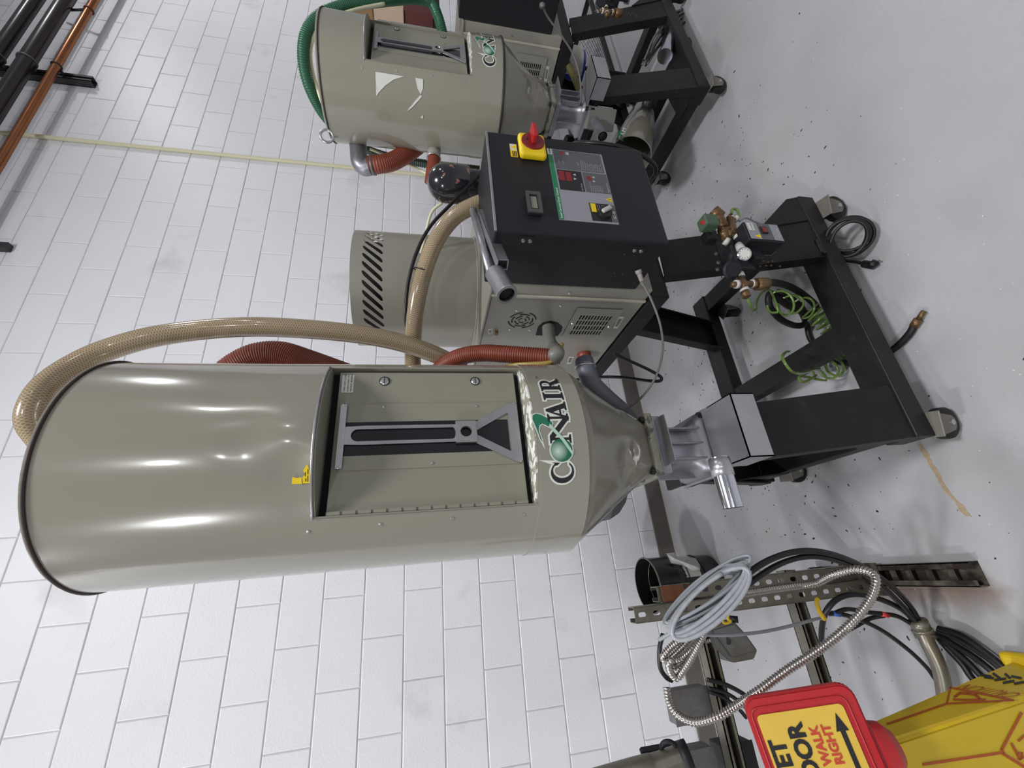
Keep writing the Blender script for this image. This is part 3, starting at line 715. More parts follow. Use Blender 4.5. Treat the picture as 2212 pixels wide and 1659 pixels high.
# pick-up tubes
a = at(1555, 1000, D=0.90); b = at(1583, 1097, D=0.865)
tube('pickup_tube', [a + (a - b) * 0.12, a, b], 0.0205, m_polish, v1, 28, spline=False, cap=False)
tube('tube_sleeve', [a - (b - a) * 0.1, a + (b - a) * 0.30], 0.0222, m_alu, v1, 28, spline=False)
tube('tube_bore', [a, b + (a - b) * 0.01], 0.0185, m_dark, v1, 24, spline=False)
gb = thing('outlet_box', at(1290, 262, D=2.2), 'small bolted aluminium outlet box with stub tube below the smaller hopper', 'box')
c = at(1290, 258, D=2.22); M = Matrix.Translation(c) @ Matrix.Rotation(R_(35), 4, 'Z')
box('housing', (-0.065, -0.05, -0.075), (0.065, 0.05, 0.075), m_steelbase, gb, 0.004, M)
box('front_plate', (-0.05, -0.056, -0.058), (0.05, -0.05, 0.058), m_alu, gb, 0.002, M)
a = at(1285, 262, D=2.15); b = at(1302, 295, D=2.05)
tube('stub_tube', [a, b], 0.023, m_cast, gb, 20, spline=False, cap=False); tube('stub_bore', [a, b + (a - b) * .02], 0.019, m_dark, gb, 18, spline=False)

# ------------------------------------------------------------------ dryer cabinet with slotted drum
XL = 0.880
def make_dryer(label):
    T = thing('dryer_unit', (1.17, -1.13, 0.742), label, 'dryer', 'desiccant dryers')
    box('cabinet', (XL + 0.004, -1.508, 0.744), (1.458, -0.77, 1.306), m_taupe2, T, 0.004)
    box('side_cover', (XL, -1.446, 0.746), (XL + 0.006, -0.775, 1.300), m_taupe2, T, 0.002)
    box('cover_ridge', (XL - 0.004, -1.455, 0.744), (XL + 0.004, -1.444, 1.304), mat('pale_ridge', (178, 174, 158), 0.4), T, 0.002)  # ridge in a paler tone than the cabinet
    box('top_cover', (XL - 0.003, -1.51, 1.304), (1.462, -0.765, 1.312), m_taupe2, T, 0.002)
    # drum open at the top, with slanted slots
    dx, dy, r, zb, zt = 1.190, -1.034, 0.2385, 1.312, 1.792; n = 41; cells = []
    sl = 0.90
    for i in range(n):
        p = 2 * PI * r / n; x0 = i * p
        cells.append(cell(x0, x0 + p, -0.042, 0.042, x0 + p / 2, 0.0, 0.0096, 0.0372, 4, sl))
    def W(a, b): return Vector((dx + r * math.cos(a / r), dy + r * math.sin(a / r), zt - 0.080 + b))
    sh = holed('drum_slots', cells, W, m_taupe2, T, 0.0022, True); autosmooth(sh, 40)
    lathe('drum', [(r, zb), (r, zt - 0.1218)], (dx, dy, 0), m_taupe2, T, 82, close=False)
    lathe('drum_rim', [(r, zt - 0.0382), (r, zt), (r - 0.003, zt), (r - 0.003, zt - 0.0382)], (dx, dy, 0), m_taupe2, T, 82, close=False)
    ringtube('drum_foot', (dx, dy, zb + 0.002), (0, 0, 1), r + 0.002, 0.004, m_taupe2, T, 80, 6)
    lathe('canister_dark_liner', [(0, zb), (0.196, zb), (0.196, zt - 0.034), (0.19, zt - 0.028), (0, zt - 0.026)], (dx, dy, 0), mat('dark_red_canister', (40, 18, 20), 0.55, rgb2=(14, 13, 15), v2=(0.45, 0.55), s2=5), T, 40)  # dark red canister, enlarged as a dark liner for the unlit drum inside
    # louvre plate
    A = [at(a, b, X=XL - 0.004) for a, b in ((1250, 664), (1345, 668), (1310, 728), (1219, 723))]
    y0, y1, z0, z1 = -1.398, -1.196, 0.806, 0.984
    gy0, gy1, gz0, gz1 = -1.362, -1.222, 0.832, 0.962; cc = []
    ny, nz = 4, 11
    for i in range(ny):
        for j in range(nz):
            a0 = gy0 + (gy1 - gy0) * i / ny; a1 = gy0 + (gy1 - gy0) * (i + 1) / ny; b0 = gz0 + (gz1 - gz0) * j / nz; b1 = gz0 + (gz1 - gz0) * (j + 1) / nz
            cc.append(cell(a0, a1, b0, b1, (a0 + a1) / 2, (b0 + b1) / 2, (a1 - a0) * 0.43, (b1 - b0) * 0.29, 2))
    f = lambda a, b: Vector((XL - 0.005, a, b))
    holed('vent_grille', cc, f, m_taupe2, T, 0.0016)
    for q in (rect(y0, z0, y1, gz0), rect(y0, gz1, y1, z1), rect(y0, gz0, gy0, gz1), rect(gy1, gz0, y1, gz1)):
        slab('vent_border', [f(a, b) for a, b in q], (1, 0, 0), 0.0016, m_taupe2, T)
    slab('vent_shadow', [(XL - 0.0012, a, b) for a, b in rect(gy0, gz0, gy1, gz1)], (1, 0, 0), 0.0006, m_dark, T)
    for a, b in ((-1.30, 0.972), (-1.285, 0.818)):
        lathe('screw', [(0, 0), (0.007, 0), (0.006, 0.003), (0, 0.0045)], (XL - 0.006, a, b), m_zinc, T, 12, (-1, 0, 0))
    # round fan grille made of arc slots
    c = at(1128, 692, X=XL)
    for q, (r0, r1, spans) in enumerate(((0.048, 0.053, ((20, 80), (110, 170), (200, 260), (290, 350))), (0.036, 0.041, ((-30, 35), (65, 125), (155, 215), (245, 305))), (0.024, 0.029, ((20, 80), (110, 170), (200, 260), (290, 350))), (0.011, 0.016, ((-30, 50), (90, 170), (210, 290))))):
        for a0, a1 in spans:
            L = [(r1 * math.cos(R_(a0 + (a1 - a0) * k / 10)), r1 * math.sin(R_(a0 + (a1 - a0) * k / 10))) for k in range(11)] + [(r0 * math.cos(R_(a1 + (a0 - a1) * k / 10)), r0 * math.sin(R_(a1 + (a0 - a1) * k / 10))) for k in range(11)]
            slab('fan_slot', [(XL - 0.0002, c.y + a, c.z + b) for a, b in L], (-1, 0, 0), 0.0008, m_dark, T)
    for px, py in ((1116, 671), (1101, 712), (1144, 713), (1230, 634), (1211, 661)):
        p = at(px, py, X=XL); lathe('screw', [(0, 0), (0.005, 0), (0.0045, 0.0025), (0, 0.0035)], p, m_zinc, T, 10, (-1, 0, 0))
    p = at(1072, 716, X=XL); cyl('push_button', p, p + Vector((-0.014, 0, 0)), 0.007, m_brass, T, 14)
    def lab(q, txt=None):
        P = [at(a, b, X=XL - 0.0008) for a, b in q]; slab('label', P, (-1, 0, 0), 0.0004, m_paper, T)
        c0 = sum(P, Vector()) / 4
        slab('label_print', [c0 + (p - c0) * 0.62 + Vector((-0.0006, 0, 0)) for p in P], (-1, 0, 0), 0.0002, mat('label_grey', (120, 118, 112), 0.6), T)
    lab(((1054, 712), (1063, 709), (1064, 720), (1055, 722))); lab(((1337, 683), (1349, 684), (1333, 710), (1324, 709))); lab(((1229, 770), (1240, 770), (1233, 786), (1224, 786)))
    return T
d1 = make_dryer('taupe dryer cabinet with slotted drum on top, between the big hopper and the control box')
# D-shaped cutout with the grey stub behind the orange hose
f = lambda px, py: at(px, py, X=XL - 0.0008)
slab('cutout', [f(a, b) for a, b in ((1157, 724), (1162, 706), (1172, 697), (1190, 693), (1205, 697), (1215, 706), (1213, 715), (1204, 726))], (-1, 0, 0), 0.0006, m_dark, d1)
p0 = at(1184, 705, X=XL); st = at(1187, 735, Y=p0.y - 0.01); se = at(1196, 752, Y=p0.y - 0.02)
tube('outlet_stub', [p0 + Vector((0.03, 0, 0)), p0, st, se], 0.0235, m_steelbase, d1, 22)
P0 = at(1262, 765, X=XL)
tube('return_stub', [P0 + Vector((0.03, 0, 0)), at(1263, 782, Y=P0.y)], 0.031, m_orange, d1, 22, spline=False)

# ------------------------------------------------------------------ control box
def make_control(label):
    YF = -1.735; T = thing('control_box', (1.083, -1.62, 0.812), label, 'control box', 'control boxes')
    box('enclosure', (XL, YF, 0.812), (1.286, -1.512, 1.336), m_ctrl, T, 0.006)
    box('door_edge', (XL + 0.001, YF - 0.002, 1.330), (1.285, YF + 0.004, 1.337), m_alu, T, 0.001)
    F = lambda e: (lambda a, b: Vector((a, YF - e, b)))
    mg = mat('panel_grey', (140, 140, 147), 0.45); md = mat('panel_dark_grey', (84, 85, 87), 0.45); mgr = mat('panel_green', (28, 116, 76), 0.45)
    def pr(q, e, m, nm='panel_print'): return slab(nm, [F(e)(a, b) for a, b in q], (0, -1, 0), 0.0002, m, pan)
    pan = slab('overlay', [F(0.0002)(a, b) for a, b in rect(0.938, 0.962, 1.237, 1.146)], (0, -1, 0), 0.0008, mg, T)
    pr(rect(0.940, 1.131, 1.210, 1.146), 0.0012, mgr); pr(rect(1.210, 1.131, 1.237, 1.146), 0.0012, m_paper)
    def tx(t, x, z, s, m, off=0.0): decal('panel_text', None, lambda a, b: F(0.0018)(x + a, z + b), m, pan, text=t, size=s, offset=off)
    tx('Small Carousel Dryer Control', 0.944, 1.1345, 0.0098, m_paper, 0.0002)
    tx('CONAIR', 1.2125, 1.136, 0.0070, m_ink, 0.0001)
    pr(rect(1.149, 0.968, 1.234, 1.127), 0.0012, md); pr(rect(1.060, 0.964, 1.145, 1.044), 0.0012, md); pr(rect(1.060, 1.047, 1.146, 1.126), 0.0012, m_ink)
    mr = mat('red_display', (128, 22, 26), 0.3)
    pr(rect(1.099, 1.104, 1.139, 1.122), 0.0016, mr); pr(rect(1.099, 1.082, 1.139, 1.100), 0.0016, mr); pr(rect(1.112, 1.018, 1.128, 1.032), 0.0016, mr)
    tri = lambda x, z, s: [(x, z), (x + s, z), (x + s / 2, z + s)] if s > 0 else [(x, z), (x - s, z), (x - s / 2, z + s)]
    ml = mat('panel_light_print', (176, 176, 176), 0.5)
    pr(tri(1.124, 1.067, 0.010), 0.0016, ml); pr(tri(1.106, 1.076, -0.010), 0.0016, ml); pr(tri(1.122, 1.006, 0.009), 0.0016, ml); pr(tri(1.104, 1.014, -0.009), 0.0016, ml)
    tx('Set Point', 1.063, 1.052, 0.0085, ml); tx('PROCESS', 1.108, 1.1232, 0.003, ml); tx('Regeneration', 1.064, 0.968, 0.0078, ml)
    for i in range(7): tx(('Display alarm resets', 'Loop break', 'Process high', 'Dewpoint set', 'Regen heater', 'Isolation fault', 'Phase error')[i], 1.064, 1.024 - i * 0.006, 0.0050, ml)
    for i in range(11): tx(('Operating instructions', 'Turn on main power', 'Press start button', 'Set temperature', 'Check air flow', 'Wait until ready', 'Fill the hopper', 'Open slide gate', 'Check dewpoint', 'Stop after use', 'Cool down first')[i], 1.153, 1.040 - i * 0.0066, 0.0052, ml)
    pr(circ(1.222, 1.116, 0.005), 0.0016, mgr); pr(circ(1.222, 1.099, 0.0062), 0.0016, m_red); pr(rect(1.216, 1.076, 1.228, 1.086), 0.0016, ml)
    tx('START', 1.172, 1.112, 0.0055, ml); tx('STOP', 1.172, 1.098, 0.0055, ml); tx('ALARM', 1.170, 1.050, 0.0050, ml)
    pr(rect(0.945, 0.981, 1.016, 1.044), 0.0012, m_ink); pr(rect(0.980, 1.024, 1.014, 1.040), 0.0016, m_yel); tx('WARNING', 0.9825, 1.029, 0.0070, m_ink)
    for i in range(4): tx('Disconnect power', 0.974, 1.017 - i * 0.0065, 0.0048, ml)
    pr(rect(0.945, 0.963, 1.014, 0.979), 0.0012, md); tx('SC-30', 0.958, 0.9665, 0.0125, m_paper, 0.0003)
    pr([(1.026, 0.967), (1.046, 0.967), (1.036, 0.986)], 0.0012, m_yel); pr([(1.035, 0.970), (1.037, 0.970), (1.037, 0.980), (1.035, 0.980)], 0.0016, m_ink)
    kn = lathe('selector_knob', [(0, 0), (0.021, 0), (0.020, 0.010), (0.014, 0.012), (0, 0.012)], F(0.001)(0.976, 1.000), m_ink, T, 28, (0, -1, 0))
    M = Matrix.Translation(F(0.013)(0.978, 1.000)) @ Matrix.Rotation(R_(-35), 4, 'Y')
    box('pointer', (-0.007, -0.010, -0.017), (0.007, 0.0, 0.019), mat('knob_grey', (176, 174, 168), 0.4), kn, 0.004, M)
    # rotary main switch
    sw = box('switch_plate', (1.169, YF - 0.026, 1.157), (1.266, YF - 0.001, 1.240), m_yel, T, 0.010, seg=4)
    lathe('switch_disc', [(0, 0), (0.036, 0), (0.035, 0.004), (0, 0.004)], F(0.026)(1.224, 1.198), mat('switch_disc_red', (120, 28, 30), 0.4), sw, 36, (0, -1, 0))
    box('switch_lever', (1.206, YF - 0.062, 1.190), (1.262, YF - 0.029, 1.206), m_red, sw, 0.005, seg=3)
    cyl('lock_hole', F(0.0298)(1.228, 1.216), F(0.0306)(1.228, 1.216), 0.004, m_ink, sw, 12)
    pl = slab('warning_label', [F(0.0003)(a, b) for a, b in rect(1.181, 1.243, 1.238, 1.265)], (0, -1, 0), 0.0005, m_yel, T)
    slab('label_print', [F(0.001)(a, b) for a, b in rect(1.209, 1.2435, 1.2375, 1.2645)], (0, -1, 0), 0.0002, m_paper, pl)
    slab('label_print', [F(0.0013)(a, b) for a, b in ((1.213, 1.246), (1.234, 1.246), (1.2235, 1.262))], (0, -1, 0), 0.0002, m_yel, pl)
    for i in range(3): slab('label_print', [F(0.001)(a, b) for a, b in rect(1.183, 1.246 + i * 0.005, 1.206, 1.249 + i * 0.005)], (0, -1, 0), 0.0002, m_ink, pl)
    mt = box('panel_meter', (0.944, YF - 0.012, 1.196), (1.025, YF - 0.001, 1.239), m_ink, T, 0.002)
    o = [(0.944, 1.196), (1.025, 1.196), (1.025, 1.239), (0.944, 1.239)]; i_ = [(0.956, 1.206), (1.013, 1.206), (1.013, 1.230), (0.956, 1.230)]
    holed('meter_bezel', [(o, i_)], F(0.016), mat('bezel_grey', (70, 70, 72), 0.4), mt, 0.004)
    slab('lcd', [F(0.0125)(a, b) for a, b in rect(0.962, 1.209, 1.007, 1.227)], (0, -1, 0), 0.0003, mat('lcd_green_grey', (120, 124, 110), 0.25), mt)
    for px, py, n_ in ((1130, 518, 0), (1145, 519, 0), (1370, 540, 1), (1384, 541, 1)):
        p = at(px, py, X=XL)
        lathe('bolt', [(0, 0), (0.0060, 0), (0.0055, 0.003), (0, 0.0045)], p + Vector((-0.002, 0, 0)), m_zinc, T, 12, (-1, 0, 0))
    for a, b in (((1121, 510), (1156, 527)), ((1362, 531), (1394, 549))):
        P = [at(a[0], a[1], X=XL), at(b[0], a[1] + 1, X=XL), at(b[0], b[1], X=XL), at(a[0], b[1] - 1, X=XL)]
        slab('hinge_plate', P, (-1, 0, 0), 0.002, m_ctrl, T)
    for px, py in ((1350, 550), (1371, 553), (1404, 546), (1328, 590), (1346, 592)):
        lathe('black_screw', [(0, 0), (0.0045, 0), (0.004, 0.002), (0, 0.003)], at(px, py, X=XL), m_ink, T, 10, (-1, 0, 0))
    return T
c1 = make_control('black control box with yellow and red rotary switch and grey printed panel')
# second machine: the same dryer, frame and control box further along the wall
d2 = copy_tree(d1, None, SH); d2['label'] = 'second taupe dryer cabinet partly hidden behind the smaller hopper'
c2 = copy_tree(c1, None, SH); c2['label'] = 'black control box at the top edge beyond the smaller hopper'
f2 = copy_tree(fr1, None, SH); f2['label'] = 'black steel channel cart frame under the smaller hopper'

# ------------------------------------------------------------------ black dome and loader tube on the control box
c = Vector((1.385, -1.445, 1.312))
dm = thing('motor_dome', c, 'black metal motor dome with chipped rusty paint behind the control box', 'motor cover')
m_dome = mat('chipped_black_enamel', (30, 28, 34), 0.18, coat=0.7, rgb2=(150, 98, 84), v2=(0.63, 0.67), s2=34, bump=0.0006, bscale=40)
lathe('dome', [(0.066, 0.045), (0.070, 0.052), (0.071, 0.128)] + [(0.071 * math.cos(R_(a)), 0.128 + 0.070 * math.sin(R_(a))) for a in range(8, 90, 8)] + [(0, 0.198)], c, m_dome, dm, 48)
lathe('collar', [(0.058, 0.0), (0.058, 0.050), (0.063, 0.050)], c, m_dome, dm, 40, close=False)
for px, py, rr in ((986, 431, 0.0115), (1045, 399, 0.006), (1009, 434, 0.0025)):
    d = ray(px, py); ox, oy = CAM.x - c.x, CAM.y - c.y; R0 = 0.0714 if px != 1045 else 0.0585; A_ = d.x ** 2 + d.y ** 2; B_ = ox * d.x + oy * d.y; C_ = ox * ox + oy * oy - R0 ** 2
    p = CAM + d * ((-B_ - math.sqrt(max(B_ * B_ - A_ * C_, 0))) / A_); nn = Vector((p.x - c.x, p.y - c.y, 0)).normalized()
    lathe('hole', [(0, 0), (rr, 0), (rr, 0.0006), (0, 0.0008)], p, m_dark, dm, 18, nn)
la = thing('loader_tube', (0.95, -1.66, 1.34), 'aluminium loader tube with square channel lying across the control box top', 'tube')
a = at(1068, 590, D=1.13); b = at(1095, 637, D=1.08); e0 = at(1022, 455, D=1.40)
dr_ = (b - a).normalized()
tube('socket', [a, b], 0.0262, m_cast, la, 28, spline=False, cap=False)
lathe('socket_rim', [(0.0215, 0), (0.029, 0), (0.029, 0.005), (0.0215, 0.005), (0.0215, 0)], b - dr_ * 0.004, m_alu, la, 32, dr_, close=False)
tube('socket_bore', [a, b - dr_ * 0.012], 0.0205, m_dark, la, 24, spline=False); tube('socket_liner', [b - dr_ * 0.02, b], 0.0216, m_polish, la, 28, spline=False, cap=False)
e1 = at(1062, 596, D=1.16)
tube('round_tube', [e0, e1], 0.0125, m_cast, la, 18, spline=False)
s0 = at(1042, 462, D=1.38); s1 = at(1086, 572, D=1.12)
bm = bmesh.new(); dd = (s1 - s0).normalized(); u_, v_ = frame_for(dd); h = 0.0145; t = 0.002
L_ = (s1 - s0).length
Mx = Matrix((u_, v_, dd)).transposed().to_4x4(); Mx.translation = s0
for lo, hi in (((-h, -h, 0), (h, -h + t, L_)), ((-h, h - t, 0), (h, h, L_)), ((-h, -h, 0), (-h + t, h, L_)), ((h - t, -h, 0), (h, h, L_))): bm_box(bm, lo, hi, Mx)
from_bm('square_channel', bm, m_alu, la)
box('channel_bore', (-h + t, -h + t, 0.0), (h - t, h - t, L_ - 0.01), m_dark, la, 0, Mx)

# ------------------------------------------------------------------ hoses and cables of the near machine
def hose(name, label, cat, px, r, m, seg=16, **kw):
    P = [Vector(q) if abs(q[0]) < 10 and abs(q[1]) < 10 else at(q[0], q[1], D=q[2]) for q in px]
    o = tube(name, P, r, m, None, seg, **kw); tag(o, label, cat); return o
def braid_mat():
    m = m_braid; nt = m.node_tree; b = nt.nodes['Principled BSDF']
    uv = nt.nodes.new('ShaderNodeUVMap'); sep = nt.nodes.new('ShaderNodeSeparateXYZ'); nt.links.new(uv.outputs[0], sep.inputs[0])
    def mth(op, a, c):
        x = nt.nodes.new('ShaderNodeMath'); x.operation = op
        for i, v in enumerate((a, c)):
            if isinstance(v, (int, float)): x.inputs[i].default_value = v
            elif v is not None: nt.links.new(v, x.inputs[i])
        return x.outputs[0]
    def line(sg):
        s = mth('ADD', mth('MULTIPLY', sep.outputs[1], 150.0), mth('MULTIPLY', sep.outputs[0], 12.0 * sg))
        return mth('GREATER_THAN', mth('FRACT', s, None), 0.72)
    l = mth('MAXIMUM', line(1), line(-1))
    mx = nt.nodes.new('ShaderNodeMixRGB'); nt.links.new(l, mx.inputs[0])
    prev = b.inputs['Base Color'].links[0].from_socket; nt.links.new(prev, mx.inputs[1]); mx.inputs[2].default_value = (*lin((172, 155, 122)), 1)
    nt.links.new(mx.outputs[0], b.inputs['Base Color'])
braid_mat()
def hose_uv(o, seg):
    """u round the hose, v metres along it"""
    me = o.data; uvl = me.uv_layers.new(name='UVMap'); n = len(me.vertices) // seg; L = [0.0]
    cs = [sum((me.vertices[i * seg + k].co for k in range(seg)), Vector()) / seg for i in range(n)]
    for a, b in zip(cs, cs[1:]): L.append(L[-1] + (b - a).length)
    for p in me.polygons:
        vs = [me.loops[i].vertex_index for i in p.loop_indices]
        if len(vs) != 4: continue
        wrapf = max(v % seg for v in vs) == seg - 1 and min(v % seg for v in vs) == 0
        for i, v in zip(p.loop_indices, vs):
            u = v % seg
            if wrapf and u == 0: u = seg
            uvl.data[i].uv = (u / seg, L[v // seg])
hA = hose('suction_hose', 'beige braided hose arching over the large hopper top and down its right side', 'hose',
    [(0.345, -1.385, 2.236), (0.348, -1.385, 2.30), (0.372, -1.378, 2.40), (100, 960, 1.05), (68, 912, 1.04), (76, 868, 1.05), (106, 828, 1.08), (160, 790, 1.12), (230, 757, 1.16), (330, 728, 1.2), (450, 711, 1.25), (560, 706, 1.28), (680, 712, 1.32), (780, 723, 1.36), (860, 739, 1.40), (930, 762, 1.44), (1000, 795, 1.50)], 0.030, m_braid, 24, n=12)
hose_uv(hA, 24)
hB = hose('suction_hose', 'beige braided hose curving in front of the slotted drum with a black tie', 'hose',
    [(1058, 432, 1.50), (1020, 446, 1.48), (980, 470, 1.47), (945, 515, 1.46), (920, 575, 1.46), (903, 640, 1.46), (894, 710, 1.48), (892, 800, 1.52), (900, 880, 1.6)], 0.029, m_braid, 24, n=12)
hose_uv(hB, 24)
cpt = at(912, 585, D=1.46); ringtube('cable_tie', cpt, at(920, 560, D=1.46) - at(905, 612, D=1.46), 0.0305, 0.0022, m_ink, hB, 24, 6)
hose('corrugated_hose', 'rust-red corrugated hose loop rising behind the large hopper', 'hose', [(455, 860, 1.44), (500, 806, 1.45), (552, 776, 1.47), (606, 771, 1.49), (660, 787, 1.5), (730, 812, 1.5), (800, 838, 1.5), (860, 862, 1.5)], 0.054, m_orange, 24, rings=0.0042, pitch=0.0068)
hose('corrugated_hose', 'rust-red corrugated hose running up from the grey stub beside the large hopper', 'hose', [(1206, 768, 1.30), (1185, 771, 1.30), (1150, 769, 1.31), (1090, 765, 1.33), (1040, 763, 1.36), (990, 772, 1.39), (950, 798, 1.44), (925, 840, 1.5)], 0.0265, m_orange, 20, rings=0.0036, pitch=0.0072)
eb = tube('hose_elbow', [se, at(1202, 762, D=1.30), at(1196, 772, D=1.30)], 0.0255, m_steelbase, d1, 20)
o = hose('drain_tube', 'yellow plastic tube under the rust-red hose', 'hose', [(1214, 744, 1.33), (1208, 768, 1.29), (1185, 783, 1.28), (1150, 786, 1.29), (1110, 788, 1.32), (1080, 800, 1.36)], 0.0068, mat('yellow_tube', (158, 138, 72), 0.35), 12)
o = hose('grey_duct', 'dark grey duct hose leading down behind the large hopper cone', 'hose', [(1262, 780, 1.36), (1266, 798, 1.34), (1280, 830, 1.34), (1312, 862, 1.36), (1352, 898, 1.40), (1372, 930, 1.45)], 0.030, m_duct, 20)
cp = at(1264, 792, D=1.345); ringtube('hose_clamp', cp, at(1266, 803, D=1.34) - at(1263, 780, D=1.35), 0.0315, 0.003, m_zinc, o, 24, 6)
hose('loader_cable', 'thin black cable beside the beige hose in front of the drum', 'cable', [(1040, 372, 1.55), (975, 440, 1.50), (930, 488, 1.48), (900, 545, 1.47), (882, 610, 1.47), (876, 670, 1.47), (878, 705, 1.48)], 0.0062, m_cable, 10)
hose('sensor_cable', 'thin grey cable looping down from the control box side', 'cable', [(1386, 608, 1.23), (1408, 650, 1.21), (1427, 705, 1.20), (1431, 760, 1.22), (1416, 815, 1.26), (1384, 860, 1.30), (1344, 889, 1.33)], 0.0034, mat('grey_sensor_cable', (98, 94, 90), 0.45), 10)
k0 = at(1378, 583, X=XL); k1 = at(1388, 612, X=XL - 0.035)
cn = thing('cable_gland', k0, 'grey tapered cable connector on the side of the control box', 'connector')
lathe('gland_body', [(0, 0), (0.0105, 0), (0.0105, 0.010), (0.008, 0.013), (0.0075, 0.03), (0.005, 0.048), (0.0035, 0.052), (0, 0.052)], k0, mat('gland_grey', (150, 144, 138), 0.4), cn, 18, k1 - k0)
hose('drain_line', 'black cable loop hanging below the dryer cabinet', 'cable', [(1326, 764, 1.5), (1352, 776, 1.5), (1400, 798, 1.5), (1427, 814, 1.5), (1424, 823, 1.5), (1396, 822, 1.52), (1340, 815, 1.6), (1290, 815, 1.65), (1235, 822, 1.7)], 0.0058, m_cable, 10)
hose('supply_cable', 'thick black cable curving over the right edge of the control box', 'cable', [(1200, 345, 1.75), (1235, 312, 1.68), (1280, 309, 1.62), (1340, 318, 1.60), (1385, 335, 1.60), (1412, 355, 1.62), (1416, 375, 1.66), (1404, 392, 1.72), (1402, 420, 1.8)], 0.0088, m_cable, 12)
hose('white_cable', 'cream cable curling beside the drum top', 'cable', [(955, 438, 1.6), (935, 455, 1.6), (925, 480, 1.6), (918, 515, 1.62), (905, 560, 1.65)], 0.0055, m_cream, 10)
# grey metal boot sticking out behind the cone
gv = [(1232, 1118, 1.3), (1262, 1108, 1.24), (1290, 1096, 1.22), (1322, 1075, 1.2), (1352, 1060, 1.22), (1357, 1064, 1.24), (1352, 1085, 1.26), (1338, 1108, 1.28), (1318, 1122, 1.28), (1300, 1126, 1.28), (1284, 1138, 1.28), (1262, 1142, 1.3)]
bm = bmesh.new(); A = [bm.verts.new(at(x, y, D=d + 0.10)) for x, y, d in gv]; cc_ = [bm.verts.new(at(1276, 1118, D=1.27)), bm.verts.new(at(1325, 1098, D=1.26))]
for k in range(len(A)):
    c_ = cc_[0] if (k < 3 or k > 8) else cc_[1]; bm.faces.new((A[k], A[(k + 1) % len(A)], c_))
bm.faces.new((A[3], cc_[0], cc_[1])); bm.faces.new((A[9], cc_[1], cc_[0]))
bmesh.ops.solidify(bm, geom=bm.faces[:], thickness=0.02)
bmesh.ops.recalc_face_normals(bm, faces=bm.faces[:])
bo = from_bm('flexible_boot', bm, mat('grey_vinyl_boot', (94, 94, 98), 0.3)); tag(bo, 'crumpled dark grey boot hanging behind the large hopper cone', 'boot')

